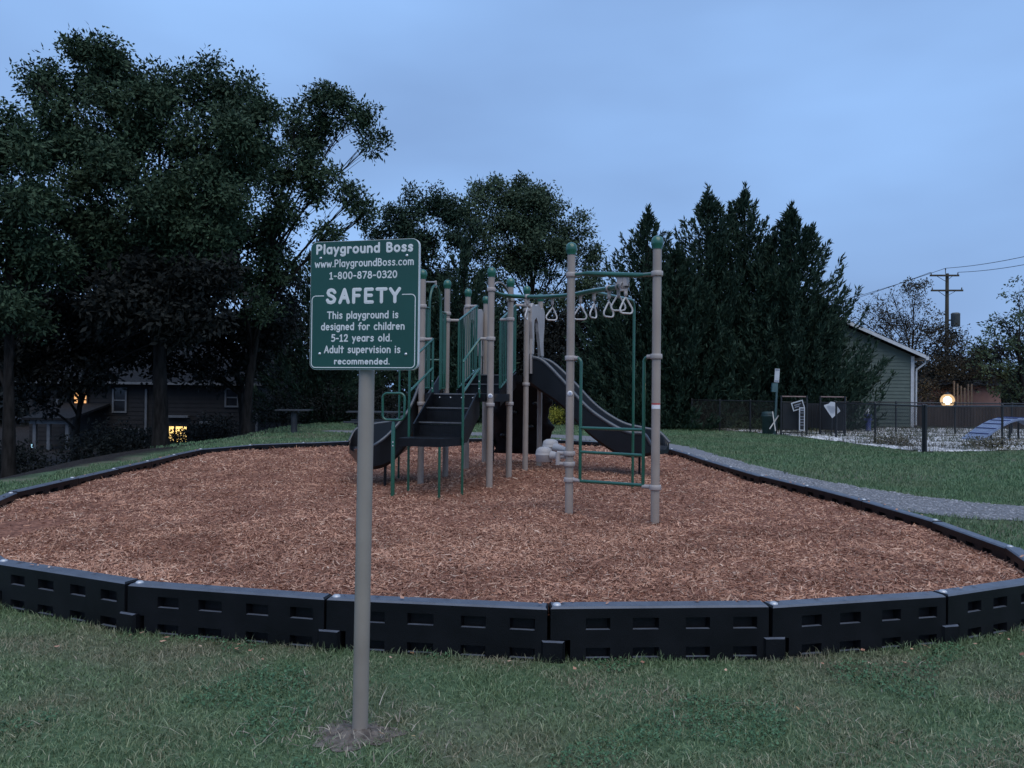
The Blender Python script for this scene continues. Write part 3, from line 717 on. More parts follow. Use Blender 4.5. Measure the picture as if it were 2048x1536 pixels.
# ================================================================== SIGN
def A(cx, cy, rx, ry, a0, a1, n=14):
    return [(cx + rx * math.cos(math.radians(a0 + (a1 - a0) * i / n)), cy + ry * math.sin(math.radians(a0 + (a1 - a0) * i / n))) for i in range(n + 1)]
GL = {
 'a': (.46, [A(.22, .25, .18, .25, 45, 315), [(.41, .5), (.41, 0)]]), 'b': (.46, [[(.06, .78), (.06, 0)], A(.25, .25, .19, .25, -140, 140)]),
 'c': (.43, [A(.24, .25, .2, .25, 50, 310)]), 'd': (.48, [A(.23, .25, .18, .25, 45, 315), [(.42, .78), (.42, 0)]]),
 'e': (.46, [[(.05, .26), (.41, .28)] + A(.23, .25, .185, .25, 10, 310)]), 'f': (.36, [A(.31, .6, .13, .17, 60, 180) + [(.18, 0)], [(.03, .45), (.34, .45)]]),
 'g': (.46, [A(.22, .26, .175, .24, 45, 315), [(.40, .5), (.40, -.06)] + A(.22, -.08, .18, .15, 0, -150)]),
 'h': (.47, [[(.06, .78), (.06, 0)], [(.06, .26)] + A(.235, .3, .17, .2, 170, 0) + [(.41, 0)]]), 'i': (.14, [[(.07, .5), (.07, 0)], [(.07, .69), (.07, .70)]]),
 'l': (.14, [[(.07, .78), (.07, 0)]]), 'm': (.70, [[(.06, .5), (.06, 0)], [(.06, .26)] + A(.2, .33, .14, .17, 170, 0) + [(.34, 0)], [(.34, .26)] + A(.485, .33, .145, .17, 170, 0) + [(.63, 0)]]),
 'n': (.46, [[(.06, .5), (.06, 0)], [(.06, .26)] + A(.235, .3, .17, .2, 170, 0) + [(.40, 0)]]), 'o': (.48, [A(.24, .25, .2, .25, 90, 450)]),
 'p': (.46, [[(.06, .5), (.06, -.24)], A(.25, .25, .18, .25, -140, 140)]), 'r': (.35, [[(.06, .5), (.06, 0)], [(.06, .26)] + A(.22, .31, .15, .18, 170, 50)]),
 's': (.40, [[(.34, .43), (.27, .5), (.16, .5), (.08, .42), (.11, .32), (.25, .25), (.34, .17), (.31, .05), (.2, 0), (.06, .05)]]),
 't': (.36, [[(.18, .72), (.18, 0)], [(.02, .5), (.35, .5)]]), 'u': (.44, [[(.06, .5), (.06, .2)] + A(.22, .2, .16, .2, 180, 350), [(.385, .5), (.385, 0)]]),
 'v': (.42, [[(.03, .5), (.2, 0), (.38, .5)]]), 'w': (.62, [[(.03, .5), (.16, 0), (.3, .42), (.45, 0), (.59, .5)]]), 'y': (.44, [[(.04, .5), (.22, .04)], [(.41, .5), (.12, -.24)]]),
 'A': (.56, [[(.03, 0), (.30, .75), (.53, 0)], [(.12, .27), (.45, .27)]]),
 'B': (.50, [[(.06, 0), (.06, .74), (.26, .74), (.38, .68), (.40, .56), (.35, .45), (.24, .40), (.06, .40)], [(.24, .40), (.40, .34), (.45, .2), (.40, .06), (.27, 0), (.06, 0)]]),
 'P': (.49, [[(.06, 0), (.06, .74), (.26, .74), (.39, .69), (.44, .56), (.39, .40), (.24, .33), (.06, .32)]]),
 'S': (.54, [[(.48, .60), (.40, .71), (.26, .75), (.12, .70), (.07, .57), (.14, .45), (.37, .34), (.48, .21), (.42, .06), (.26, 0), (.10, .04), (.04, .15)]]),
 'F': (.48, [[(.07, 0), (.07, .74), (.45, .74)], [(.07, .39), (.39, .39)]]), 'E': (.50, [[(.46, .74), (.07, .74), (.07, 0), (.47, 0)], [(.07, .39), (.41, .39)]]),
 'T': (.56, [[(.02, .74), (.54, .74)], [(.28, .74), (.28, 0)]]), 'Y': (.56, [[(.02, .74), (.28, .36), (.54, .74)], [(.28, .36), (.28, 0)]]),
 '0': (.47, [A(.235, .37, .19, .37, 90, 450, 20)]), '1': (.40, [[(.07, .60), (.21, .73), (.21, 0)], [(.06, 0), (.36, 0)]]),
 '2': (.46, [[(.06, .58), (.12, .69), (.24, .74), (.37, .69), (.41, .56), (.34, .38), (.06, .01), (.44, .01)]]),
 '3': (.45, [[(.07, .67), (.20, .74), (.34, .71), (.39, .58), (.31, .44), (.16, .40)], [(.31, .43), (.41, .33), (.42, .15), (.31, .02), (.15, 0), (.04, .07)]]),
 '5': (.46, [[(.41, .74), (.12, .74), (.09, .42), (.24, .47), (.38, .41), (.43, .24), (.35, .06), (.2, 0), (.05, .05)]]),
 '7': (.46, [[(.04, .74), (.43, .74), (.16, 0)]]), '8': (.47, [A(.235, .56, .15, .175, 90, 450), A(.235, .19, .19, .19, 90, 450)]),
 '-': (.32, [[(.04, .3), (.27, .3)]]), '.': (.15, [[(.07, .015), (.075, .02)]]), ' ': (.30, []),
}
SIGN_YAW = math.radians(-13.0)
sx, sy = SIGN_BASE.x, SIGN_BASE.y
SR = Vector((math.cos(SIGN_YAW), math.sin(SIGN_YAW), 0)); SN = Vector((math.sin(SIGN_YAW), -math.cos(SIGN_YAW), 0)); SU = Vector((0, 0, 1))
SW, SH, ST = .502, .560, .019
sign_c = D(727, 610, sy - .055)                      # centre of the sign face
SO = sign_c - SR * SW / 2 + SU * SH / 2              # top left corner of the face
def SP(u, v, h=0.0): return SO + SR * (u * SW) - SU * (v * SH) + SN * h
def rounded(u0, u1, v0, v1, r, h, n=6):
    ru, rv = r / SW, r / SH; out = []
    for (cu, cv, a0) in ((u1 - ru, v0 + rv, -90), (u1 - ru, v1 - rv, 0), (u0 + ru, v1 - rv, 90), (u0 + ru, v0 + rv, 180)):
        for i in range(n + 1):
            a = math.radians(a0 + 90 * i / n); out.append(SP(cu + ru * math.cos(a), cv + rv * math.sin(a), h))
    return out
sg = thing('safety_sign', 'green rounded safety sign with pale lettering on a round taupe post', 'sign', (sx, sy, 0))
top_c = SP(.5, .5)
pb = Vector((sx, sy, .0)); pt = Vector((top_c.x - SN.x * .053, top_c.y - SN.y * .053, SP(0, .02).z))
MB().tube([pb - Vector((0, 0, .05)), pb + (pt - pb) * .5, pt], .0345, 20).build('post', M['sign_post'], sg)
MB().prism(rounded(0, 1, 0, 1, .03, -ST), SN * ST).build('sign_board', M['sign_white'], sg)
face = MB().prism(rounded(.004, .996, .0035, .9965, .029, .0006), SN * .0016).build('sign_face', M['sign_green'], sg)
FH = .0024
def stroke(mb, pts, hw, h0=FH, hh=.0007):
    """raised rounded stroke on the sign, pts in sign units (metres right, metres down)"""
    Pm = [SO + SR * a - SU * b for a, b in pts]; n = len(Pm)
    for i in range(n - 1):
        d = (Pm[i+1] - Pm[i]);
        if d.length < 1e-6: continue
        s = SN.cross(d).normalized() * hw
        a, b = Pm[i], Pm[i+1]
        mb.add([a - s + SN*h0, a + SN*(h0+hh), a + s + SN*h0, b - s + SN*h0, b + SN*(h0+hh), b + s + SN*h0], [(0, 1, 4, 3), (1, 2, 5, 4)])
    for p in Pm:
        c = [p + (SR * math.cos(t) + SU * math.sin(t)) * hw + SN * h0 for t in [2*math.pi*k/10 for k in range(10)]]
        mb.add([p + SN * (h0 + hh)] + c, [(0, 1 + k, 1 + (k + 1) % 10) for k in range(10)])
def text_line(txt, u0, u1, vb, cap, hw, gap=.09, shear=0.0):
    w = sum(GL[c][0] + gap for c in txt) - gap
    kx = (u1 - u0) * SW / w; ky = cap * SH / .74; mb = MB(); x = 0.0
    for c in txt:
        gw, st = GL[c]
        for s in st: stroke(mb, [(u0 * SW + (x + a) * kx, vb * SH - b * ky) for a, b in s], hw)
        x += gw + gap
    mb.build('lettering', M['sign_white'], face)
text_line('Playground Boss', .055, .945, .094, .064, .0046, .14)
text_line('www.PlaygroundBoss.com', .042, .955, .200, .052, .0026, .11)
text_line('1-800-878-0320', .180, .805, .294, .050, .0028, .11)
text_line('SAFETY', .158, .832, .478, .098, .0074, .22)
text_line('This playground is', .165, .820, .602, .050, .0028, .12)
text_line('designed for children', .108, .878, .690, .050, .0028, .12)
text_line('5-12 years old.', .205, .765, .779, .050, .0028, .12)
text_line('Adult supervision is', .140, .842, .868, .050, .0028, .12)
text_line('recommended.', .235, .748, .955, .040, .0028, .12)
mb = MB()
fl, fr_, ft, fb, rr = .018 * SW, .972 * SW, .425 * SH, .983 * SH, .018
pts = [(.128 * SW, ft)] + [(fl + rr - rr * math.sin(t), ft + rr - rr * math.cos(t)) for t in np.linspace(0, math.pi/2, 7)] + \
      [(fl + rr - rr * math.cos(t), fb - rr + rr * math.sin(t)) for t in np.linspace(0, math.pi/2, 7)] + \
      [(fr_ - rr + rr * math.sin(t), fb - rr + rr * math.cos(t)) for t in np.linspace(0, math.pi/2, 7)] + \
      [(fr_ - rr + rr * math.cos(t), ft + rr - rr * math.sin(t)) for t in np.linspace(0, math.pi/2, 7)] + [(.855 * SW, ft)]
stroke(mb, pts, .0019)
mb.build('frame_line', M['sign_white'], face)
for (u, v) in ((.097, .130), (.893, .130), (.097, .876), (.893, .880)):
    MB().lathe(SP(u, v, .002), [(.0072, 0), (.0066, .0028), (.004, .0048), (0, .0055)], 12, SN).build('bolt', M['steel'], sg)

# ================================================================== PLAY STRUCTURE
U = Vector((.26, .966, 0)); Vv = Vector((.966, -.26, 0)); P0 = Vector((-1.26, 10.45, 0))
def W(a, b, z=0.0): return P0 + Vv * a + U * b + Vector((0, 0, z))
ZM = .19
D1, D2 = 1.45, 1.75
ps = thing('play_structure', 'playground climber with taupe posts, green rails, dark stairs, slides and overhead trapeze rings', 'play structure', (W(.5, 1).x, W(.5, 1).y, 0))
PR = .0445
def cap_on(top, parent):
    prof = [(.050, -.03), (.052, -.01), (.060, .012), (.0635, .035), (.061, .060), (.052, .082), (.036, .098), (.018, .106), (0, .108)]
    MB().lathe(top, prof, 20).build('post_cap', M['cap'], parent)
def clamp_on(c, parent, d=None, length=.0, rr=.061, name='clamp'):
    mb = MB().lathe(Vector(c), [(.046, -.026), (.057, -.026), (rr, -.018), (rr, .018), (.057, .026), (.046, .026)], 18)
    if d is not None:
        d = Vector(d).normalized(); mb.tube([Vector(c) + d * .045, Vector(c) + d * length], .022, 10)
        mb.lathe(Vector(c) + d * (rr * .7), [(0, .034), (.010, .033), (.011, .026)], 8, Vector((d.y, -d.x, 0)) if d.x > 0 else Vector((-d.y, d.x, 0)))
    mb.build(name, M['clamp'], parent)
POSTS = {}
def post(key, p, top, lean=(0, 0)):
    p = Vector((p.x, p.y, 0)); t = p + Vector((lean[0], lean[1], top))
    o = MB().tube([p + Vector((0, 0, .05)), t], PR, 20).build('post', M['post'], ps); cap_on(t, o); POSTS[key] = o; return o
for key, (a, b_) in {'fl': (0, 0), 'fr': (1, 0), 'ml': (0, 1), 'mr': (1, 1), 'bl': (0, 2), 'br': (1, 2), 'll': (0, 3), 'lr': (1, 3)}.items():
    post(key, W(a, b_), 3.07 if key not in ('br', 'lr') else 3.09)
QA, QB = Vector((1.46, 7.60, 0)), Vector((.635, 8.19, 0))   # the two tall overhead posts
post('oa', QA, 2.98); post('ob', QB, 3.02)
qd = (QA - QB).normalized()

# decks
def deck(z, b0, b1, name='deck'):
    o = MB().prism([W(.05, b0 + .02, z), W(.95, b0 + .02, z), W(.95, b1 - .02, z), W(.05, b1 - .02, z)], (0, 0, -.055)).build(name, M['black'], ps)
    for (x0, y0, x1, y1) in ((.06, b0, .94, b0), (.06, b1, .94, b1), (.0, b0 + .06, .0, b1 - .06), (1.0, b0 + .06, 1.0, b1 - .06)):
        MB().bar(W(x0, y0, z - .055), W(x1, y1, z - .055), .035, .105).build('edge_beam', M['black'], o)
    return o
deck(D1, 0, 1); deck(D2, 2, 3)
for key, z in (('fl', D1), ('fr', D1), ('ml', D1), ('mr', D1), ('bl', D2), ('br', D2), ('ll', D2), ('lr', D2)):
    p = POSTS[key]; bb = {'fl': (0, 0), 'fr': (1, 0), 'ml': (0, 1), 'mr': (1, 1), 'bl': (0, 2), 'br': (1, 2), 'll': (0, 3), 'lr': (1, 3)}[key]
    clamp_on(W(*bb, z - .145), p)

# front staircase
st = MB()
sa0, sa1 = .20, .83
NZ = [D1, 1.265, 1.08, .895]; NB = [-.03, -.30, -.57, -.84]
stair = None
treads = []
stringers = []
for a in (sa0, sa1):
    pts = [W(a, .0, D1 + .015), W(a, NB[0] - .08, D1 + .015), W(a, NB[2] - .16, NZ[2] - .02), W(a, NB[2] - .16, NZ[3] - .075), W(a, NB[2] + .05, NZ[3] - .075), W(a, -.0, D1 - .30)]
    stringers.append(MB().prism(pts, Vv * (.02 if a > .5 else -.02)))
stair = stringers[0].build('staircase', M['black'], ps); stringers[1].build('stringer', M['black'], stair)
for i in range(1, 3):
    MB().prism([W(sa0, NB[i-1], NZ[i]), W(sa1, NB[i-1], NZ[i]), W(sa1, NB[i] - .012, NZ[i]), W(sa0, NB[i] - .012, NZ[i])], (0, 0, -.03)).build('tread', M['black'], stair)
def riser(b, z0, z1):
    o = MB().prism([W(sa0, b, z0), W(sa1, b, z0), W(sa1, b, z1), W(sa0, b, z1)], U * .012).build('riser', M['black'], stair)
    mb = MB()
    for i in range(14):
        for k in range(5):
            zz = z0 + (z1 - z0) * (.24 + .13 * k); mb.lathe(W(sa0 + .13 + i * .028, b, zz) - U * .0008, [(.0055, 0), (0, .0006)], 6, -U)
    return o, mb
perf = MB()
for i in range(3):
    o, mb = riser(NB[i], NZ[i+1], NZ[i] - .032); b0 = len(perf.v); perf.v += mb.v; perf.f += [tuple(j + b0 for j in f) for f in mb.f]; perf.s += mb.s
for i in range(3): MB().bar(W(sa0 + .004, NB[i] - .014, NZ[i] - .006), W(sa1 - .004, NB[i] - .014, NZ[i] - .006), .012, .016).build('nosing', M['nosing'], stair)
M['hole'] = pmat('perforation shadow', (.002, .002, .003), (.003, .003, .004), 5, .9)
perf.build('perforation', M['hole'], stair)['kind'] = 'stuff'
for i in range(4): MB().lathe(W(sa0 + .08 + i * .16, NB[0], D1 - .055) - U * .001, [(.012, 0), (.010, .005), (0, .007)], 10, -U).build('bolt', M['steel'], stair)

# transfer platform at the foot of the stairs
LEG_L, LEG_M, LEG_R, LEG_B = G(785, 990, ZM), G(878, 993, ZM), G(924, 987, ZM), W(.155, -.80, ZM)
zt = NZ[3]
lp = lambda v, z: Vector((v.x, v.y, z))
poly = [lp(LEG_L, zt) + Vector((.05, .04, 0)), lp(LEG_M, zt), lp(LEG_R, zt) + Vector((-.01, .0, 0)), W(sa1, NB[2], zt), W(sa0, NB[2], zt)]
pf = MB().prism(poly, (0, 0, -.10)).build('transfer_platform', M['black'], ps)
for L_, zz in ((LEG_M, zt - .1), (LEG_R, 1.85), (LEG_B, 1.85)):
    MB().tube([lp(L_, .08), lp(L_, zz)], .0165, 12).build('leg', M['green'], ps)
lt = MB().tube([lp(LEG_L, .08), lp(LEG_L, 1.04), lp(LEG_L, 1.075), lp(LEG_L, 1.10)], [.026, .026, .02, .016], 12).build('leg', M['green'], ps)
for z in (.845, .80): MB().lathe(lp(LEG_L, z) + Vector((0, -.025, 0)), [(.009, 0), (.008, .004), (0, .006)], 10, (0, -1, 0)).build('bolt', M['pin'], lt)
lc = lp(LEG_L, 1.285) + Vector((0, .0, 0)); lw, lh, lr = .145, .165, .06
ld = Vector((.97, -.24, 0)); loop = []
for (cx, cz, a0) in ((lw - lr, lh - lr, 0), (-lw + lr, lh - lr, 90), (-lw + lr, -lh + lr, 180), (lw - lr, -lh + lr, 270)):
    for i in range(7):
        a = math.radians(a0 + 15 * i); loop.append(lc + ld * (cx + lr * math.cos(a)) + Vector((0, 0, cz + lr * math.sin(a))))
MB().tube(loop, .0155, 10, closed=True).build('hand_loop', M['green'], ps)

# stair handrails
for (leg, a, key) in ((LEG_R, sa1 + .02, 'fr'), (LEG_B, sa0 - .03, 'fl')):
    up, up2 = W(a, -.02, 2.20), W(a, -.02, 1.80)
    hr = MB().tube([lp(leg, 1.85), lp(leg, 1.87) + U * .015, up, up + (Vv * .05 if key == 'fr' else -Vv * .05)], .0165, 10).build('handrail', M['green'], ps)
    MB().tube([lp(leg, 1.47), up2], .0165, 10).build('lower_rail', M['green'], hr)
    MB().tube([up, W(a, -.02, D1 - .05)], .0165, 10).build('rail_upright', M['green'], hr)
    pk = W(1, 0, 2.20) if key == 'fr' else W(0, 0, 2.20)
    clamp_on(pk, POSTS[key], (up - pk), (up - pk).length - .01)
    for z in (1.52, 1.62): MB().lathe(up2 - Vector((0, 0, 1.80 - z)) - U * .017, [(.008, 0), (0, .004)], 8, -U).build('bolt', M['steel'], hr)

# slatted green barriers
def barrier(A0, A1, z0a, z1a, z0b, z1b, n, ks, offs=(0, 0)):
    a, c = Vector(A0), Vector(A1)
    zt_ = Vector((0, 0, 1))
    o = MB().tube([a + zt_ * z1a, c + zt_ * z1b], .0165, 10).build('barrier', M['green'], ps)
    MB().tube([a + zt_ * z0a, c + zt_ * z0b], .0165, 10).build('bottom_rail', M['green'], o)
    for i in range(n):
        t = i / (n - 1); p = a.lerp(c, t); q0 = z0a + (z0b - z0a) * t; q1 = z1a + (z1b - z1a) * t
        MB().tube([p + zt_ * q0, p + zt_ * q1], .0095 if 0 < i < n - 1 else .0165, 8).build('baluster', M['green'], o)
    for key, pp, zz, cz in ks:
        base = W(*pp, zz); tgt = Vector((cz[0], cz[1], zz)); clamp_on(base, POSTS[key], tgt - base, (tgt - base).length)
    return o
bi = .17
l0, l1 = W(bi, 1.06), W(bi, 1.94); r0, r1 = W(1 - bi, 1.06), W(1 - bi, 1.94)
barrier(l0, l1, 1.53, 2.56, 1.83, 2.88, 10, [('ml', (0, 1), 2.56, l0), ('bl', (0, 2), 2.88, l1)])
barrier(r0, r1, 1.53, 2.56, 1.83, 2.88, 10, [('mr', (1, 1), 2.56, r0), ('br', (1, 2), 2.88, r1)])
# left side of the lower deck: two narrow panels and the slide arch between them
for (b0, b1, key, pp) in ((.07, .27, 'fl', (0, 0)), (.73, .93, 'ml', (0, 1))):
    barrier(W(0, b0), W(0, b1), 1.52, 2.66, 1.52, 2.66, 4, [(key, pp, 2.66, W(0, b0 if key == 'fl' else b1))])
ap = [W(0, .27, 1.5), W(0, .27, 2.6)] + [W(0, .5 - .23 * math.cos(t), 2.68 + .34 * math.sin(t)) for t in np.linspace(0.02, math.pi - .02, 15)] + [W(0, .73, 2.6), W(0, .73, 1.5)]
arch = MB().tube(ap, .018, 10).build('slide_arch', M['green'], ps)
MB().tube([W(0, 0, 3.0), W(0, .5, 3.07)], .012, 8).tube([W(0, .5, 3.09), W(0, .5, 2.99)], .018, 8).build('arch_bracket', M['clamp'], arch)
# far sides of the upper deck
# steps between the decks
ss = MB().prism([W(bi, 1.34, 1.6), W(1 - bi, 1.34, 1.6), W(1 - bi, 1.69, 1.6), W(bi, 1.69, 1.6)], (0, 0, -.03)).build('deck_steps', M['black'], ps)
MB().prism([W(bi, 1.02, D1), W(1 - bi, 1.02, D1), W(1 - bi, 1.36, D1), W(bi, 1.36, D1)], (0, 0, -.03)).build('tread', M['black'], ss)
MB().prism([W(bi, 1.67, D2), W(1 - bi, 1.67, D2), W(1 - bi, 1.98, D2), W(bi, 1.98, D2)], (0, 0, -.03)).build('tread', M['black'], ss)
for (b_, z0, z1) in ((1.36, D1, 1.57), (1.68, 1.6, 1.72)):
    MB().prism([W(bi, b_, z0), W(1 - bi, b_, z0), W(1 - bi, b_, z1), W(bi, b_, z1)], U * .012).build('riser', M['black'], ss)
for (b_, z_) in ((1.345, 1.6), (1.672, D2)): MB().bar(W(bi + .004, b_ - .012, z_ - .006), W(1 - bi - .004, b_ - .012, z_ - .006), .012, .014).build('nosing', M['nosing'], ss)
for a in (bi, 1 - bi):
    MB().prism([W(a, 1.02, D1 + .05), W(a, 1.98, D2 + .05), W(a, 1.98, D2 - .2), W(a, 1.02, D1 - .2)], Vv * (.015 if a > .5 else -.015)).build('stringer', M['black'], ss)

# slides
def loft(st, name, rim=.032):
    """st: list of (near xy, far xy, floor z, near rim z, far rim z, bottom z)"""
    keys = [list(s[0]) + list(s[1]) + list(s[2:]) for s in st]; K = np.array(keys); n = 5; rows = []
    Pm = np.vstack([K[0] * 2 - K[1], K, K[-1] * 2 - K[-2]])
    for i in range(1, len(Pm) - 2):
        for k in range(n):
            t = k / n; a, b, c, d = Pm[i-1], Pm[i], Pm[i+1], Pm[i+2]
            rows.append(.5 * (2*b + (c-a)*t + (2*a-5*b+4*c-d)*t*t + (-a+3*b-3*c+d)*t**3))
    rows.append(Pm[-2]); V, F = [], []; near, far = [], []
    for r in rows:
        nv, fv = Vector((r[0], r[1], 0)), Vector((r[2], r[3], 0)); e = (fv - nv).normalized(); zf, zn, zfar, zb = r[4:8]
        near.append(nv + Vector((0, 0, zn))); far.append(fv + Vector((0, 0, zfar)))
        wd = (fv - nv).length
        ring = [nv + Vector((0, 0, zn)), nv + Vector((0, 0, zb + .05)), nv + e * .05 + Vector((0, 0, zb)), fv - e * .05 + Vector((0, 0, zb)), fv + Vector((0, 0, zb + .05)), fv + Vector((0, 0, zfar)),
                fv - e * .035 + Vector((0, 0, zfar - .01)), fv - e * .06 + Vector((0, 0, zf + .06)), fv - e * .12 + Vector((0, 0, zf)), nv + e * .12 + Vector((0, 0, zf)), nv + e * .06 + Vector((0, 0, zf + .06)), nv + e * .035 + Vector((0, 0, zn - .01))]
        V += ring
    m = 12
    for i in range(len(rows) - 1):
        for k in range(m): F.append((i*m + k, (i+1)*m + k, (i+1)*m + (k+1) % m, i*m + (k+1) % m))
    mb = MB().add(V, F, False)
    mb.add(V[:m], [tuple(reversed(range(m)))]); mb.add(V[-m:], [tuple(range(m))])
    o = mb.build(name, M['slide'], ps)
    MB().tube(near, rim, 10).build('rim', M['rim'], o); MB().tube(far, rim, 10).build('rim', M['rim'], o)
    return o, rows
s0n, s0f = W(1.03, 2.14), W(1.03, 2.86)
def wv(p, t, du=0): q = p + Vv * t + U * du; return (q.x, q.y)
sl, rows = loft([(wv(s0n, -.02), wv(s0f, -.02), D2, 2.06, 2.06, D2 - .14), (wv(s0n, .22), wv(s0f, .22), D2 - .10, 1.98, 1.98, D2 - .30), (wv(s0n, .55), wv(s0f, .58), 1.40, 1.66, 1.66, 1.22),
       (wv(s0n, .95), wv(s0f, 1.0), .98, 1.24, 1.24, .82), (wv(s0n, 1.35), wv(s0f, 1.42), .68, .97, .98, .54), (wv(s0n, 1.62), wv(s0f, 1.75), .58, .86, .90, .46),
       (wv(s0n, 1.84, .02), wv(s0f, 2.02), .57, .84, .84, .48), (wv(s0n, 1.95, .08), wv(s0f, 2.2, -.04), .56, .67, .67, .50)], 'slide')
e0 = W(1.03, 2.5) + Vv * 1.75
MB().tube([lp(e0, .08), lp(e0, .50)], .02, 10).build('slide_leg', M['black'], sl)
so, rows = loft([((-1.24, 10.57), (-1.05, 11.30), 1.45, 1.76, 1.76, 1.28), ((-1.40, 10.36), (-1.34, 11.36), 1.08, 1.26, 1.34, .80), ((-1.62, 10.12), (-1.72, 11.37), .74, .93, 1.05, .50),
       ((-1.85, 10.02), (-2.08, 11.36), .60, .74, .97, .42), ((-2.08, 10.28), (-2.33, 11.30), .58, .69, .90, .44), ((-2.2, 10.6), (-2.42, 11.2), .60, .65, .72, .54)], 'slide', .022)
so['label'] = 'short wide dark slide curving out to the left of the lower deck'
sl['label'] = 'long dark slide running down to the right of the upper deck'
lg = G(770, 972, ZM); MB().tube([lp(lg, .08), lp(lg, .52)], .02, 10).build('slide_leg', M['black'], so)
# bent pole beside the left slide
pq = G(797, 952, ZM); q1 = W(0, 1, 1.95); dr = (lp(q1, 0) - lp(pq, 0)).normalized()
MB().tube([lp(pq, .08), lp(pq, 1.8)] + [lp(pq, 1.8) + dr * .15 + (-dr * math.cos(t) + Vector((0, 0, 1)) * math.sin(t)) * .15 for t in np.linspace(.2, math.pi/2, 6)] + [q1], .0165, 10).build('climbing_pole', M['green'], ps)

# moulded slide hoods on the upper deck
def hood(origin, along, z0, name='slide_hood'):
    o3 = Vector(origin); d = Vector(along).normalized(); w = 1.0; nrm = Vector((d.y, -d.x, 0)); out = []
    def Q(s, z): return o3 + d * s + Vector((0, 0, z))
    outer = [(.07, 2.10), (.10, 2.35), (.03, 2.62), (.02, 2.86), (.12, 2.93), (.30, 2.90), (.5, 2.95), (.70, 2.90), (.88, 2.93), (.98, 2.86), (.97, 2.62), (.90, 2.35), (.93, 2.10)]
    inner = [(.20, 2.10), (.22, 2.35), (.20, 2.55), (.22, 2.66), (.36, 2.72), (.48, 2.64), (.52, 2.50), (.60, 2.35), (.72, 2.10)]
    # quads between outer and inner outlines
    ol = [Q(*p) for p in outer]; il = [Q(*inner[min(int(round(i * (len(inner) - 1) / (len(outer) - 1))), len(inner) - 1)]) for i in range(len(outer))]
    mb = MB(); th = nrm * .05; n = len(ol)
    for s in (0, 1):
        off = th * s; vs = [p + off for p in ol] + [p + off for p in il]
        mb.add(vs, [((i, i+1, n+i+1, n+i) if s else (i, n+i, n+i+1, i+1)) for i in range(n - 1)])
    mb.add(ol + [p + th for p in ol], [(i, i+1, n+i+1, n+i) for i in range(n - 1)]); mb.add(il + [p + th for p in il], [(i, n+i, n+i+1, i+1) for i in range(n - 1)])
    h = mb.build(name, M['hood'], ps)
    for s in (.13, .87): MB().prism([Q(s - .045, 1.78) + th * .2, Q(s + .045, 1.78) + th * .2, Q(s + .06, 2.12) + th * .2, Q(s - .06, 2.12) + th * .2], th * .6).build('hood_side', M['hood'], h)
    return h
hood(W(1.03, 2.0), U, 2.1); hood(W(-.08, 2.0), U, 2.1)
clamp_on(W(1, 2, 2.80), POSTS['br'], U, .12); clamp_on(W(1, 3, 2.80), POSTS['lr'], -U, .12)

# black rock wall with wavy sides under the far edge of the upper deck
c0 = W(.30, 3.35); wl0 = W(.02, 3.5); wv_ = []
N_ = 16
left = [(-.02 + .05 * math.sin(i * 1.25) + .02 * math.sin(i * 2.7), .34 + (D2 - .40) * i / N_) for i in range(N_ + 1)]
right = [(1.10 + .05 * math.sin(i * 1.1 + 1.5) + .025 * math.sin(i * 2.3), .34 + (D2 - .40) * i / N_) for i in range(N_ + 1)]
V = []; F = []
for side in (0, 1):
    for i in range(N_ + 1):
        b_ = 3.62 - .42 * (i / N_); 
        for k in range(7):
            t = k / 6; aa = left[i][0] * (1 - t) + right[i][0] * t; bump = .03 * math.sin(aa * 9 + i * .8) * (0 < k < 6)
            V.append(W(aa, b_ + (.06 if side else 0) - (bump if not side else 0), left[i][1]))
R7 = 7; off = (N_ + 1) * R7
for i in range(N_):
    for k in range(6):
        a_ = i*R7 + k; F.append((a_, a_ + 1, a_ + R7 + 1, a_ + R7)); F.append((off + a_, off + a_ + R7, off + a_ + R7 + 1, off + a_ + 1))
    for k in (0, 6):
        a_ = i*R7 + k; F.append((a_, a_ + R7, off + a_ + R7, off + a_) if k == 0 else (a_, off + a_, off + a_ + R7, a_ + R7))
for k in range(6): F.append((k, off + k, off + k + 1, k + 1)); F.append((N_*R7 + k, N_*R7 + k + 1, off + N_*R7 + k + 1, off + N_*R7 + k))
rk = MB().add(V, F, True).build('rock_wall', M['black'], ps)
for (a_, i) in ((.2, 4), (.75, 6), (.45, 9), (.85, 11), (.25, 12)):
    MB().ball(W(a_, 3.60 - .42 * i / N_, .34 + (D2 - .4) * i / N_), .06, .04, .045, 10, 6).build('climbing_hold', M['slide'], rk)
for a_ in (.0, 1.08): MB().tube([W(a_, 3.55, .08), W(a_, 3.55, .6)], .02, 8).build('leg', M['black'], rk)

# overhead trapeze beam with hand rings
BP = catmull([(-.10, 10.68, 2.85), (.20, 10.46, 2.81), (.50, 10.0, 2.76), (.74, 9.42, 2.71), (.93, 8.82, 2.68), (1.07, 8.28, 2.64), (1.15, 7.86, 2.615)], 6)
beam = MB().tube(BP, .029, 14).build('overhead_beam', M['green'], ps)
for key, pp, zz in (('fr', (1, 0), 2.87), ('mr', (1, 1), 2.85)):
    base = W(*pp, zz); MB().tube(bez(base + (BP[0] - base).normalized() * .05, base.lerp(BP[0], .5) + Vector((0, 0, -.03)), base.lerp(BP[0], .8) + Vector((.04, 0, 0)), BP[2], 8), .020, 10).build('beam_arm', M['green'], beam)
    clamp_on(base, POSTS[key])
MB().tube([W(1, .1, 2.90)] + [W(1, .5 - .4 * math.cos(t), 2.90 + .13 * math.sin(t)) for t in np.linspace(.1, math.pi - .1, 10)] + [W(1, .9, 2.90)], .010, 8).build('beam_brace', M['clamp'], beam)
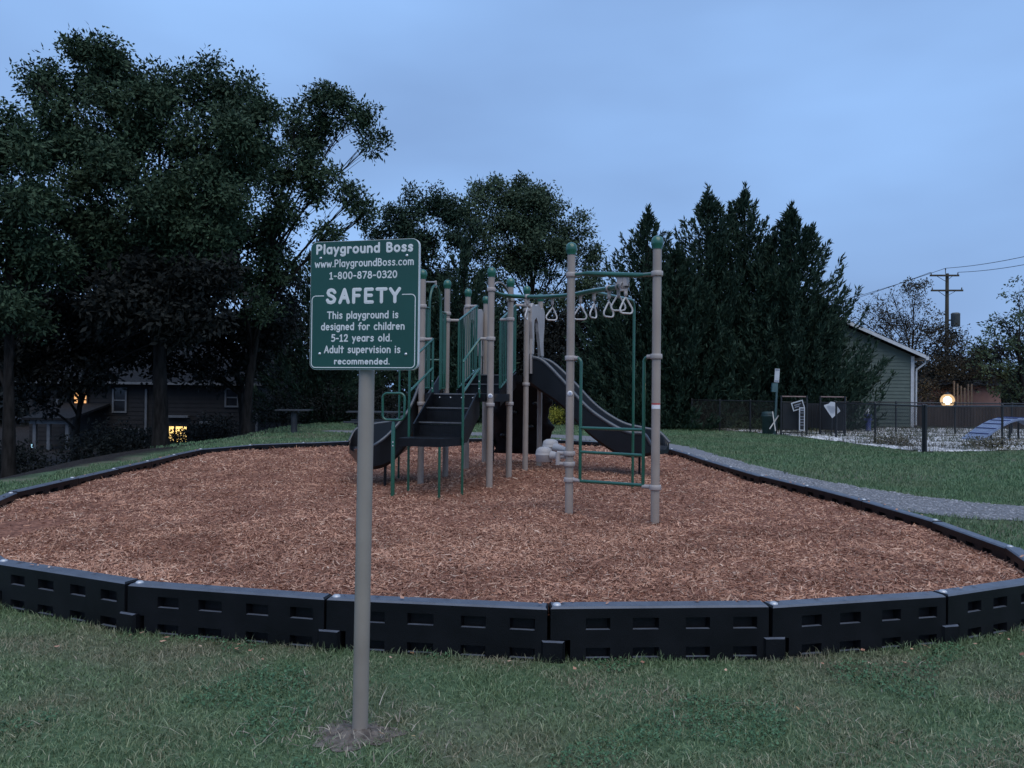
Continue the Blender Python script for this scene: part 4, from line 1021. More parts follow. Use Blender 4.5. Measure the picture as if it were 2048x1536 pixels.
# crossbar between the tall posts and the beam bracket
za, zb = 2.70, 2.77
cb = MB().tube([lp(QB, zb) + qd * .05, lp(QB, zb) + qd * .16, lp(QB, zb) + qd * .2, lp(QA, za) - qd * .2, lp(QA, za) - qd * .16, lp(QA, za) - qd * .05], [.022, .022, .027, .027, .022, .022], 12).build('crossbar', M['green'], ps)
clamp_on(lp(QB, zb), POSTS['ob'], qd, .15); clamp_on(lp(QA, za), POSTS['oa'], -qd, .15)
be = BP[-1]
bk = MB().tube([be + Vector((0, 0, -.06)), be + Vector((0, 0, .10))], .032, 10)
bk.obox(be + Vector((-.03, .0, .07)), qd, (-qd.y, qd.x, 0), (0, 0, 1), .03, .012, .055).obox(be + Vector((.03, -.03, .04)), qd, (-qd.y, qd.x, 0), (0, 0, 1), .022, .03, .05)
bk.lathe(be + Vector((.02, -.03, .10)), [(.02, -.02), (.024, 0), (.02, .02), (0, .022)], 8); bk.lathe(be, [(.032, -.05), (.04, -.04), (.04, .03), (.032, .04)], 12, (BP[-1] - BP[-2]))
bk.build('beam_bracket', M['clamp'], beam)
def near_px(px):
    def f(p):
        q = CAM_R.transposed() @ (p - Vector((0, 0, CAM_H))); return 1024 + FPX * q.x / -q.z
    return min(BP, key=lambda p: abs(f(p) - px))
RINGS = [(1054, 78, .31), (1104, 20, .0), (1160, -5, .0), (1187, 55, .0), (1217, 40, .0), (1243, 8, -.06), (1250, 25, .0)]
for i, (px, rot, dz) in enumerate(RINGS):
    p = near_px(px); p = D(px, 700, p.y); p = Vector((p.x, p.y, near_px(px).z)); dz = 0 if i != 5 else .0
    if i == 5: p = BP[-3].copy()
    if i == 6: p = BP[-1] + Vector((.03, -.02, 0))
    hb = MB().lathe(p, [(.030, -.020), (.038, -.016), (.038, .016), (.030, .020)], 12, (near_px(px + 8) - near_px(px - 8)).normalized() if (near_px(px + 8) - near_px(px - 8)).length > 1e-4 else (1, -.2, 0))
    hb.obox(p + Vector((0, 0, -.055)), (1, 0, 0), (0, 1, 0), (0, 0, 1), .018, .012, .028)
    drop = -.12 if i < 5 else (-.06 if i == 5 else -.10)
    hb.lathe(p + Vector((0, 0, -.09)), [(.008, -.03), (.018, -.02), (.020, 0), (.016, .02), (.008, .028)], 8)
    hb.tube([p + Vector((0, 0, -.10)), p + Vector((0, 0, drop - .03))], .008, 6)
    hb.build('ring_hanger', M['clamp'], beam)
    top = p + Vector((0, 0, drop - .03)); ca = math.radians(rot); d = Vector((math.cos(ca), math.sin(ca), 0)); swing = Vector((random.uniform(-.02, .02), random.uniform(-.02, .02), 0))
    hw, hh, r = .078, .165, .03; pts = []
    pts += [top + d * s + Vector((0, 0, -z)) for s, z in ((-.006, .004), (.006, .004), (.020, .022))]
    pts += [top + swing + d * (hw - .004) + Vector((0, 0, -hh + .055)), top + swing + d * hw + Vector((0, 0, -hh + .03)), top + swing + d * (hw - .008) + Vector((0, 0, -hh + .010)), top + swing + d * (hw - .03) + Vector((0, 0, -hh))]
    pts += [top + swing - d * (hw - .03) + Vector((0, 0, -hh)), top + swing - d * (hw - .008) + Vector((0, 0, -hh + .010)), top + swing - d * hw + Vector((0, 0, -hh + .03)), top + swing - d * (hw - .004) + Vector((0, 0, -hh + .055))]
    pts += [top - d * .020 + Vector((0, 0, -.022))]
    MB().tube(pts, .0098, 8, closed=True).build('hand_ring', M['ring'], ps)
# green pole behind the rings, bent over to the beam
pb_ = G(1265, 975, ZM); tgt = Vector((.90, 8.93, 2.70)); hd = lp(tgt - pb_, 0).normalized()
MB().tube([lp(pb_, .06), lp(pb_, 2.62)] + [lp(pb_, 2.62) + hd * .13 + (-hd * math.cos(t) + Vector((0, 0, 1)) * math.sin(t)) * .13 for t in np.linspace(.15, math.pi/2, 7)] + [tgt], .019, 12).build('climbing_pole', M['green'], ps)

# rung ladder between the tall posts
def LQ(s, z, s_is_b=True): return lp(QB, z) + qd * s
QL = (QA - QB).length; ins = .135
lad = MB().tube([lp(QB, .53) + qd * .12, lp(QA, .545) - qd * .12], .018, 12).build('access_ladder', M['green'], ps)
for base, sgn, key in ((QB, 1, 'ob'), (QA, -1, 'oa')):
    c = lp(base, 1.86) + qd * sgn * .06; pts = [c + qd * sgn * .02]
    pts += [c + qd * sgn * .02 + qd * sgn * .055 * math.sin(t) + Vector((0, 0, -.055 * (1 - math.cos(t)))) for t in np.linspace(.2, math.pi / 2, 7)]
    e = pts[-1]; pts += [Vector((e.x, e.y, .54))]
    MB().tube(pts, .0175, 12).build('side_rail', M['green'], lad)
    clamp_on(lp(base, 1.86), POSTS[key], qd * sgn, .10); clamp_on(lp(base, .535), POSTS[key], qd * sgn, .14)
for z in (1.105, .845): MB().tube([lp(QB, z) + qd * ins, lp(QA, z + .005) - qd * ins], .0165, 12).build('rung', M['green'], lad)

# step pods clamped to the left tall post
pod = None
for (px, yy, dd) in ((1101, 893, 8.62), (1088, 909, 8.38)):
    c = D(px, yy, dd)
    mb = MB().lathe(c, [(0, .088), (.05, .082), (.082, .062), (.092, .03), (.092, .012), (.097, .008), (.097, -.004), (.092, -.01), (.092, -.075), (.06, -.085), (0, -.086)], 20)
    o = mb.build('step_pod', M['hood'], ps)
    q = lp(QB, c.z - .01); v = q - c
    MB().tube([c + v * .3, c + v * .62, q - v.normalized() * .05], [.05, .035, .02], 10).build('pod_arm', M['hood'], o)
for z in (.82, .705): clamp_on(lp(QB, z), POSTS['ob'], (-.8, .35, 0), .14, .064)
MB().tube([lp(QB, .83) + Vector((-.12, .05, 0)), lp(QB, .69) + Vector((-.12, .05, 0))], .028, 10).build('pod_bracket', M['clamp'], POSTS['ob'])

# stickers on the posts
def disc_on(base, z, key, mat1, mat2, r):
    to = (Vector((0, 0, 0)) - lp(base, 0)).normalized(); c = lp(base, z) + to * (PR - .004)
    o = MB().lathe(c, [(r, 0), (r, .0065), (0, .007)], 20, to).build('sticker', mat1, POSTS[key]); MB().lathe(c + to * .0075, [(r * .55, 0), (0, .0006)], 16, to).build('sticker_emblem', mat2, POSTS[key])
disc_on(QB, D(1138, 787, QB.y).z, 'ob', M['sticker_white'], M['sticker_blue'], .030)
disc_on(W(1, 0), D(980, 792, W(1, 0).y).z, 'fr', M['sticker_white'], M['sticker_blue'], .034)
def band(base, z0, z1, mat, name):
    to = math.atan2(-base.y, -base.x); mb = MB(); V = []; n = 12
    for z in (z0, z1):
        for i in range(n + 1):
            a = to + math.radians(-68 + 136 * i / n); V.append((base.x + (PR + .0012) * math.cos(a), base.y + (PR + .0012) * math.sin(a), z))
    mb.add(V, [(i, i + 1, n + 2 + i, n + 1 + i) for i in range(n)], True).build(name, mat, POSTS['oa'])
zl = D(1319, 812, QA.y).z
band(QA, zl - .028, zl + .012, M['sticker_white'], 'warning_label'); band(QA, zl + .0122, zl + .030, M['sticker_red'], 'warning_label')

# ================================================================== BACKGROUND THINGS
# ------------------------------------------------------------------ vegetation builders
def rhombs(P, Dv, L, Wd, seed_n=None):
    """leaf quads at P along directions Dv"""
    n = len(P); d = Dv / (np.linalg.norm(Dv, axis=1, keepdims=True) + 1e-9)
    r = RNG.normal(size=(n, 3)); s = np.cross(d, r); s /= (np.linalg.norm(s, axis=1, keepdims=True) + 1e-9)
    L = np.broadcast_to(np.asarray(L), (n,))[:, None]; Wd = np.broadcast_to(np.asarray(Wd), (n,))[:, None]
    nn = np.cross(d, s)
    V = np.stack([P, P + d * L * .45 + s * Wd * .5 + nn * L * .06, P + d * L, P + d * L * .45 - s * Wd * .5 + nn * L * .06], 1).reshape(-1, 3)
    return V, (np.arange(n)[:, None] * 4 + np.arange(4)[None])
def in_ball(n, shell=1.8):
    v = RNG.normal(size=(n, 3)); v /= np.linalg.norm(v, axis=1, keepdims=True)
    return v * (RNG.random(n) ** (1 / shell))[:, None]
def deciduous(name, label, base, lobes, leafm, per=2600, size=.17, trunk_r=.28, clump=26, spread=.34, fork=.35, group=None, cat='tree', twigs=9, tilt=(0, 0), shell=2.6):
    """lobes: (x, y, z, rx, ry, rz, density)"""
    base = Vector(base); t = thing(name, label, cat, base, group)
    zs = [l[2] for l in lobes]; zc = min(zs); top = max(zs)
    cx = sum(l[0] for l in lobes) / len(lobes); cy = sum(l[1] for l in lobes) / len(lobes)
    fz = base.z + (zc - base.z) * .8 + .3
    head = Vector((base.x + (cx - base.x) * .5, base.y + (cy - base.y) * .5, base.z + (top - base.z) * .72))
    stem = bez(base - Vector((0, 0, .3)), base + Vector((tilt[0], tilt[1], (fz - base.z) * .6)), base.lerp(head, .5), head, 10)
    mb = MB().tube(stem, [trunk_r * (1.25 if i == 0 else 1.0 - .078 * i) for i in range(11)], 9)
    V, F, nb = [], [], 0
    for l in lobes:
        c = Vector(l[:3]); k = min(range(len(stem)), key=lambda i: abs(stem[i].z - (base.z + (c.z - base.z) * .55))); k = max(3, min(k, 9)); s = stem[k]
        r0 = trunk_r * (1.0 - .078 * k) * .55
        br = bez(s, s.lerp(c, .35) + Vector((0, 0, .15 * (c - s).length)), s.lerp(c, .75), c, 7)
        mb.tube(br, [r0 * (1 - .10 * i) for i in range(8)], 6, caps=False)
        tips = in_ball(twigs, 3) * np.array(l[3:6]) * .85
        for q in tips:
            e = c + Vector(q); b_ = br[random.randint(3, 7)]
            mb.tube(bez(b_, b_.lerp(e, .4) + Vector((0, 0, .1)), b_.lerp(e, .8), e, 4), [r0 * .3, r0 * .24, r0 * .18, r0 * .12, r0 * .06], 4, caps=False)
        n = max(3, int(per * l[6] / clump))
        nsb = 9; sb = RNG.normal(size=(nsb, 3)); sb /= np.linalg.norm(sb, axis=1, keepdims=True); sb *= RNG.uniform(.55, .95, (nsb, 1)); sr = RNG.uniform(.26, .46, nsb)
        pick = RNG.integers(0, nsb, n); cl = sb[pick] + in_ball(n, 2.2) * sr[pick][:, None]
        core = RNG.random(n) < .13; cl[core] = in_ball(int(core.sum()), 2.5) * .8
        cl = cl * np.array(l[3:6]) + np.array(l[:3])
        off = in_ball(n * clump, 2.2); P = np.repeat(cl, clump, 0) + off * np.repeat(RNG.uniform(.7, 1.5, n), clump)[:, None] * spread * 1.05 * np.array([1, 1, .75])
        dv = RNG.normal(size=P.shape) * .8 + off * 1.1 + np.array([0, 0, -.25])
        v, f = rhombs(P, dv, RNG.uniform(.45, 1.5, len(P)) * size, RNG.uniform(.28, .62, len(P)) * size); V.append(v); F.append(f + nb); nb += len(v)
    mb.build('trunk', M['bark'], t)
    npmesh('crown', np.concatenate(V), np.concatenate(F), leafm, t)
    return t
def px_lobes(lst, d, depth=1.0, dy=0.0):
    out = []
    for l in lst:
        px, py, r = l[0], l[1], l[2] * .86; den = l[3] if len(l) > 3 else 1.0; dd = d + dy + random.uniform(-.8, .8); c = D(px, py, dd); R = r * dd / FPX
        out.append((c.x, c.y, c.z, R, R * depth, R * .9, den * (r / 90.0) ** 2 * 1.0))
    return out
def conifer(name, label, base, height, rb, leafm=None, n=190, group=None, leaders=2, droop=0.0, size=1.0, power=.58):
    """feathery evergreen: upswept branches, each a plume of small sprays"""
    base = Vector(base); t = thing(name, label, 'tree', base, group); leafm = leafm or M['cedar_leaf']
    mb = MB().tube([base - Vector((0, 0, .3)), base + Vector((0, 0, height * .5)), base + Vector((0, 0, height * .97))], [.22, .13, .015], 8)
    B = np.array(base); V, F, nb = [], [], 0
    def plume(P, Dv, ln, wd, spread):
        nonlocal nb
        dirn = Dv + RNG.normal(0, spread, Dv.shape)
        v, f = rhombs(P, dirn, ln * RNG.uniform(.55, 1.15, len(P)), wd * RNG.uniform(.7, 1.3, len(P))); V.append(v); F.append(f + nb); nb += len(v)
    axes = [(0.0, 0.0, 1.0, 1.0, n)] + [(random.uniform(-.5, .5) * rb, random.uniform(-.35, .35) * rb, random.uniform(.62, .82), random.uniform(.38, .52), n // 5) for _ in range(leaders)]
    for (ox, oy, hf, rf, nbr) in axes:
        Ht = height * hf; Rm = rb * rf
        for k in range(nbr):
            u = (k + random.random()) / nbr; u = u ** 1.12
            az = random.uniform(0, 6.283)
            prof = (.82 + u / .14 * .18) if u < .14 else min((1 - (u - .14) / .86) ** power, 2.1 * (1 - (u - .14) / .86))
            R = Rm * prof * random.choice((.66, .82, .93, 1.0, 1.08, 1.28)) + .06
            tz_ = Ht * (.05 + .93 * u) + random.uniform(-.15, .15)
            rise = R * (.55 + .75 * u - droop) + .25
            c, s_ = math.cos(az), math.sin(az)
            m = int(48 + 104 * R / max(rb, .1))
            q = RNG.random(m) ** .55                                  # along the branch, more towards the tip
            sag = q * q
            P = np.stack([B[0] + ox + c * R * q, B[1] + oy + s_ * R * q, B[2] + tz_ - rise * (1 - sag)], -1)
            wdt = (.035 + .20 * R * (1 - q) ** 1.3)[:, None]
            P += RNG.normal(0, 1, (m, 3)) * wdt * np.array([1, 1, .8])
            P[:, 2] = np.maximum(P[:, 2], B[2] + .08)
            Dv = np.stack([np.full(m, c), np.full(m, s_), .55 + 1.1 * q * (1 - droop)], -1); Dv /= np.linalg.norm(Dv, axis=1, keepdims=True)
            plume(P, Dv, .23 * size * (.8 + .5 * q), .070 * size, .38)
            if k % 3 == 0: mb.tube([(B[0] + ox * .5, B[1] + oy * .5, B[2] + max(.2, tz_ - rise)), (B[0] + ox + c * R * .8, B[1] + oy + s_ * R * .8, B[2] + tz_ - rise * .35)], [.03, .008], 4, caps=False)
        m = 120; q = RNG.random(m)                                     # leading shoot
        P = np.stack([B[0] + ox + RNG.normal(0, .16, m) * (1 - q), B[1] + oy + RNG.normal(0, .16, m) * (1 - q), B[2] + Ht * .88 + q * Ht * .135], -1)
        a2 = RNG.uniform(0, 6.28, m); plume(P, np.stack([np.cos(a2) * .5, np.sin(a2) * .5, np.ones(m)], -1), .30 * size, .07 * size, .2)
    mb.build('trunk', M['bark'], t)
    npmesh('crown', np.concatenate(V), np.concatenate(F), leafm, t)
    return t
def shrub(name, label, base, r, h, leafm, n=2200, size=.09, group=None):
    base = Vector(base); t = thing(name, label, 'shrub', base, group)
    mb = MB()
    for i in range(6):
        a = random.uniform(0, 6.28); e = base + Vector((math.cos(a) * r * .5, math.sin(a) * r * .5, h * random.uniform(.5, .8))); mb.tube([base - Vector((0, 0, .05)), base.lerp(e, .5) + Vector((0, 0, .05)), e], [.02, .014, .006], 5, caps=False)
    mb.build('stem', M['bark'], t)
    k = 12; cl = in_ball(n // k, 2.2) * np.array([r, r, h * .52]) + np.array([base.x, base.y, base.z + h * .5])
    cl[:, 2] = np.maximum(cl[:, 2], base.z + .05)
    P = np.repeat(cl, k, 0) + RNG.normal(0, size * 1.1, (len(cl) * k, 3)); P[:, 2] = np.maximum(P[:, 2], base.z + .02)
    v, f = rhombs(P, RNG.normal(size=P.shape) + np.array([0, 0, .4]), RNG.uniform(.6, 1.2, len(P)) * size, RNG.uniform(.35, .6, len(P)) * size)
    npmesh('foliage', v, f, leafm, t); return t
def onground(px, d):
    p = D(px, 800, d); return Vector((p.x, p.y, float(tz(p.x, p.y))))

# ------------------------------------------------------------------ left tree group
TG = 'dark trees left of the playground'
deciduous('oak_tree', 'tallest broad dark oak at the upper left, trunk in front of the dark house', onground(322, 24), px_lobes(
    [(185, 130, 68), (120, 168, 66), (72, 160, 26, .8), (250, 150, 52), (325, 178, 58), (400, 165, 58), (478, 195, 62), (200, 250, 120), (345, 280, 125), (470, 300, 105), (115, 290, 85),
     (290, 390, 135), (425, 400, 110), (150, 410, 110), (520, 240, 45)], 24, 1.0) + px_lobes([(300, 480, 80, .8), (400, 480, 75, .7), (200, 480, 75, .7)], 23.6, .8), M['oak_leaf'], 8600, .15, .27, 26, .36, group=TG)
deciduous('oak_tree', 'loose spreading tree whose leafy arm reaches right above the sign', onground(492, 27), px_lobes(
    [(655, 215, 58), (702, 232, 50), (742, 285, 34, .8), (615, 275, 62), (575, 330, 66), (640, 365, 64, .8), (705, 395, 46, .8), (560, 420, 60, .8), (730, 430, 26, .8), (598, 228, 30, .8), (520, 470, 70, .8), (650, 470, 40, .6), (560, 545, 60, .7)], 27, .9) + px_lobes([(480, 560, 55, .6), (530, 610, 50, .5)], 25.6, .7),
    M['oak_leaf'], 8400, .15, .19, 24, .32, group=TG, twigs=12)
deciduous('oak_tree', 'dark tree cut off by the left edge of the picture', onground(20, 21), px_lobes(
    [(5, 250, 48, .8), (25, 310, 60), (-45, 320, 95), (35, 410, 85), (-20, 500, 115), (70, 520, 80), (30, 620, 85), (-70, 620, 110)], 21, 1.0), M['oak_leaf'], 6400, .15, .20, 26, .36, group=TG)
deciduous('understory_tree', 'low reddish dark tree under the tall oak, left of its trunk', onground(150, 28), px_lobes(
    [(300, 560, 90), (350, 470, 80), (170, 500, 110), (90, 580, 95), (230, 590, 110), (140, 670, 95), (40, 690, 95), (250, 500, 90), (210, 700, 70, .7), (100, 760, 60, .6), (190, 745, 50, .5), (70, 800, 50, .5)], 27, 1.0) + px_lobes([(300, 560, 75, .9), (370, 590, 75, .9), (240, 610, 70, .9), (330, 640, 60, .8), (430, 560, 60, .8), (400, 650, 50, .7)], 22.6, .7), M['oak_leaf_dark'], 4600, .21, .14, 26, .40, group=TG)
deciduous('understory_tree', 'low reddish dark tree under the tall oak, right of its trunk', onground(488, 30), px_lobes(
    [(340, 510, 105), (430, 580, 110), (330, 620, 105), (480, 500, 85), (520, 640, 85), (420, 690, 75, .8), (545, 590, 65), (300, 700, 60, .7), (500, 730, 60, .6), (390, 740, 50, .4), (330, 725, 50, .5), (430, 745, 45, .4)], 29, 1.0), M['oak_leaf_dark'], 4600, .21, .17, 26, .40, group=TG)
for (px, d, lab, h) in ((10, 22, 'dark leafy shrub low at the left edge beside the porch', 1.2), (205, 24, 'dark shrub in front of the house, left of the tall oak trunk', 1.5), (262, 27, 'dark shrub below the small dark cellar window', 1.3), (430, 33, 'dark shrub in front of the lit cellar window', 1.5), (372, 33, 'dark sprawling shrub hiding the lower edge of the lit cellar window', 1.0)):
    shrub('shrub', lab, onground(px, d), 1.25, h, M['oak_leaf_dark'], 2600, .13, 'dark shrubs by the house')

# ------------------------------------------------------------------ centre and right trees
CB = 'conifers behind the lawn'
deciduous('cedar_tree', 'broad rounded dark cedar behind the sign, left of the round green tree', onground(850, 37), px_lobes(
    [(850, 398, 44), (808, 425, 50), (885, 420, 50), (775, 468, 52), (850, 470, 78), (920, 460, 55), (820, 555, 90), (905, 570, 80), (742, 520, 46), (765, 600, 85), (860, 660, 85), (920, 690, 70)], 37, .9), M['cedar_leaf'], 9000, .17, .2, 22, .34, group=CB, twigs=8)
conifer('cedar_tree', 'dark cedar filling the gap between the house and the sign', onground(640, 35), 8.6, 3.4, None, 150, CB, 3, .15, 1.05, .5)
conifer('cedar_tree', 'squat dark cedar directly behind the left posts of the climber', onground(925, 35), 8.4, 3.0, None, 150, CB, 3, .15, 1.05, .5)
deciduous('maple_tree', 'round loose crowned tree with visible branches behind the climber', onground(1062, 40), px_lobes(
    [(1045, 395, 52), (975, 400, 50), (1000, 380, 35), (1090, 410, 52), (1000, 465, 72, .8), (1080, 470, 72, .8), (1140, 455, 46), (1170, 500, 40), (1180, 545, 34, .8), (935, 430, 45), (945, 500, 50, .7), (1060, 545, 70, .5), (1150, 570, 50, .8), (985, 560, 55, .6), (1100, 620, 70, .7), (1060, 425, 62), (1010, 430, 58), (1120, 515, 58), (1040, 500, 66, .8), (1190, 580, 36, .8)], 40, .9),
    M['maple_leaf'], 9500, .18, .20, 20, .40, group=None, twigs=16)
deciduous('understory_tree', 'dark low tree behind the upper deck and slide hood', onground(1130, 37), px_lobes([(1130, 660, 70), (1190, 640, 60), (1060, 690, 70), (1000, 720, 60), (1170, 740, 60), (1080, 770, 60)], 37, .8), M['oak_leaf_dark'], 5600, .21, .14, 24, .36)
CG = 'row of tall cypress trees'
conifer('cypress_tree', 'leftmost tall cypress of the row, behind the rightmost climber post', onground(1292, 32.6), 9.4, 3.1, None, 300, CG, 2)
conifer('cypress_tree', 'second tall cypress from the left of the row, sharp single tip', onground(1413, 32.8), 10.4, 3.2, None, 320, CG, 2)
conifer('cypress_tree', 'tallest cypress in the middle of the row', onground(1487, 33.2), 10.5, 3.3, None, 330, CG, 2)
conifer('cypress_tree', 'right hand cypress of the row, next to the grey green building', onground(1580, 31.8), 9.4, 3.15, None, 340, CG, 2)
conifer('cypress_tree', 'low outer cypress in front of the grey green gable', onground(1640, 31.4), 5.4, 1.45, None, 200, CG, 1)
conifer('cypress_tree', 'lower cypress filling the front of the row between the tall ones', onground(1352, 31.6), 7.6, 2.6, None, 240, CG, 3)
conifer('cypress_tree', 'low cypress at the left end of the row beside the slide', onground(1235, 34), 6.2, 2.2, None, 190, CG, 2)
deciduous('autumn_tree', 'thin brownish tree with sparse leaves above the grey green roof', onground(1812, 42), px_lobes(
    [(1740, 610, 48, .22), (1785, 590, 40, .25), (1830, 585, 38, .9), (1760, 650, 55, .4), (1810, 640, 55, .8), (1850, 640, 52, .9), (1800, 700, 62), (1870, 700, 60), (1905, 660, 40, .5), (1880, 760, 60), (1720, 640, 40, .2), (1925, 720, 55, .9), (1860, 775, 45), (1930, 765, 40, .8), (1975, 755, 35, .8)], 42, .8),
    M['autumn_leaf'], 5200, .14, .16, 10, .28, twigs=24)
deciduous('understory_tree', 'dark low trees behind the board fence and glowing lamp', onground(1965, 47), px_lobes([(1860, 735, 50), (1915, 745, 50), (1985, 735, 55), (2045, 755, 60), (1890, 685, 42, .6), (1945, 695, 42, .7), (2010, 690, 45, .7), (2080, 700, 50)], 47, .6), M['oak_leaf_dark'], 5200, .22, .15, 20, .4)
deciduous('oak_tree', 'green tree cut off by the right edge of the picture', onground(2050, 41), px_lobes(
    [(2040, 590, 40, .6), (2010, 640, 50, .7), (2060, 650, 60, .8), (1985, 690, 48, .7), (2040, 720, 75), (1975, 740, 45, .8), (2010, 775, 45), (2080, 780, 60), (1950, 700, 30, .4)], 41, .8), M['maple_leaf'], 2600, .18, .2, 18, .28, twigs=14)
shrub('shrub', 'shrub with lamp glow painted yellow into its leaves, glimpsed under the slide beside the tall post', onground(1112, 33), .42, .75, M['lamp_glow_leaf'], 1500, .08)
shrub('shrub', 'round olive green shrub right of the yellowish one', onground(1130, 33.5), .5, .8, M['shrub_leaf'], 1500, .08)
for (px, d, lab) in ((1000, 33.8, 'dark shrub behind the wavy black wall of the climber'), (1205, 33.5, 'dark shrub under the trees left of the cypress row'), (560, 32.5, 'dark shrub behind the single pedestal table'), (660, 33.5, 'dark shrub between the two park tables'), (760, 33.5, 'dark shrub behind the picnic table'), (870, 33.6, 'dark shrub behind the stairs of the climber')):
    shrub('shrub', lab, onground(px, d), 1.5, 1.7, M['shrub_leaf'] if px == 1000 else M['oak_leaf_dark'], 2600, .12, 'dark shrubs at the edge of the lawn')
# far woodland that reads as one mass
n = 8600; cx = RNG.uniform(-78, 46, n); cy = RNG.uniform(52, 64, n)
hh = (7.6 + 2.0 * wob(cx, cy * 0, .35, 3)) * (1 - .62 * sstep((cx - 2) / 6)); cz = RNG.random(n) ** .8 * hh + tz(cx, cy)
P = np.repeat(np.stack([cx, cy, cz], -1), 11, 0) + RNG.normal(0, .5, (n * 11, 3))
v, f = rhombs(P, RNG.normal(size=P.shape), RNG.uniform(.3, .55, len(P)), RNG.uniform(.2, .34, len(P)))
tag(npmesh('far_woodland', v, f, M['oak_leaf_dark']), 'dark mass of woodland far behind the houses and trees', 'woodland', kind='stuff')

# ------------------------------------------------------------------ dark house on the left
HY = 37.0
h0, h1 = D(60, 800, HY).x, D(516, 800, HY).x
hz = -1.40; eave = D(300, 763, HY).z
house = thing('dark_house', 'dark low house with white window frames and lit windows behind the left trees', 'house', ((h0 + h1) / 2, HY, hz))
wall = MB().box(h0, h1, HY, HY + 8, hz - .3, eave).build('wall', M['brown_siding'], house)
nb_ = 15
for i in range(nb_):
    z0 = hz + i * (eave - hz) / nb_; z1 = z0 + (eave - hz) / nb_
    MB().add([(h0, HY - .028, z0), (h1, HY - .028, z0), (h1, HY - .006, z1), (h0, HY - .006, z1), (h0, HY, z0), (h1, HY, z0)], [(0, 1, 2, 3), (4, 5, 1, 0)]).build('siding_board', M['brown_siding'], wall)
ridge = D(420, 690, HY + 4).z
rf = MB().prism([(h0 - .4, HY - .5, eave - .02), (h0 - .4, HY + 4, ridge), (h0 - .4, HY + 8.5, eave - .02), (h0 - .4, HY + 8.5, eave - .14), (h0 - .4, HY + 4, ridge - .14), (h0 - .4, HY - .5, eave - .14)], (h1 - h0 + .8, 0, 0)).build('roof', M['asphalt_roof'], house)
MB().box(h0 - .4, h1 + .4, HY - .56, HY - .5, eave - .15, eave - .03).build('fascia', M['dim_trim'], rf)
for gx in (h0, h1): MB().prism([(gx, HY, eave), (gx, HY + 8, eave), (gx, HY + 4, ridge - .16)], (.05 if gx == h0 else -.05, 0, 0)).build('gable', M['brown_siding'], wall)
def window(parent, x0, y0, x1, y1, glassm, framem=None, fw=.085, rail=True, mull=False):
    a, b_ = D(x0, y1, HY - .05), D(x1, y0, HY - .05); framem = framem or M['dim_trim']
    o = MB().box(a.x, b_.x, HY - .05, HY - .035, a.z, b_.z).build('window', glassm, parent)
    fr = MB().box(a.x - fw, a.x, HY - .10, HY - .03, a.z - fw, b_.z + fw).box(b_.x, b_.x + fw, HY - .10, HY - .03, a.z - fw, b_.z + fw)
    fr.box(a.x, b_.x, HY - .098, HY - .03, a.z - fw, a.z).box(a.x, b_.x, HY - .098, HY - .03, b_.z, b_.z + fw)
    if rail: fr.box(a.x, b_.x, HY - .085, HY - .05, (a.z + b_.z) / 2 - .03, (a.z + b_.z) / 2 + .03)
    if mull: fr.box(a.x + (b_.x - a.x) * .28, a.x + (b_.x - a.x) * .28 + .08, HY - .085, HY - .05, a.z, b_.z)
    fr.build('window_frame', framem, o); return o
window(house, 228, 779, 251, 822, M['glass'])
window(house, 453, 779, 475, 811, M['glass'])
window(house, 148, 778, 174, 821, M['lit_orange'], M['brown_siding'])['label'] = 'orange lit upper window half hidden by leaves'
window(house, 338, 853, 374, 884, M['lit_warm'], M['brown_siding'], .1, False, True)['label'] = 'warm yellow lit cellar window'
window(house, 250, 860, 277, 878, M['glass'], None, .07, False)
window(house, 116, 802, 124, 824, M['glass'])
for (px, y0, y1) in ((291, 778, 892), (513, 822, 868)):
    a, b_ = D(px, y1, HY - .1), D(px, y0, HY - .1); MB().box(a.x - .05, a.x + .05, HY - .14, HY - .06, max(a.z, hz), b_.z).build('downspout', M['dim_trim'], house)
for (x0, x1, yy) in ((402, 424, 845), (336, 379, 833)):
    a, b_ = D(x0, yy + 2, HY - .1), D(x1, yy - 2, HY - .1); MB().box(a.x, b_.x, HY - .3, HY - .03, a.z, b_.z).build('ledge', M['dim_trim'], house)
por = thing('porch', 'white post porch at the left end of the dark house', 'porch', (D(105, 900, 34).x, 34, -1.4))
for px in (70, 98, 135):
    p = D(px, 880, 34); top = D(px, 846, 34).z; MB().box(p.x - .07, p.x + .07, 33.93, 34.07, -1.5, top).build('porch_post', M['dim_trim'], por)
a, b_ = D(63, 848, 34), D(142, 842, 34); MB().box(a.x, b_.x, 33.85, 34.15, a.z + .02, b_.z + .14).build('porch_beam', M['dim_trim'], por)
MB().prism([(a.x - .2, 33.6, b_.z + .15), (a.x - .2, 36.9, b_.z + .75), (a.x - .2, 36.9, b_.z + .65), (a.x - .2, 33.6, b_.z + .05)], (b_.x - a.x + .4, 0, 0)).build('porch_roof', M['asphalt_roof'], por)
a, b_ = D(62, 905, 34.2), D(70, 888, 34.2); MB().box(a.x, b_.x, 34.2, 34.25, a.z, b_.z).build('lit_panel', M['lit_blue'], por)

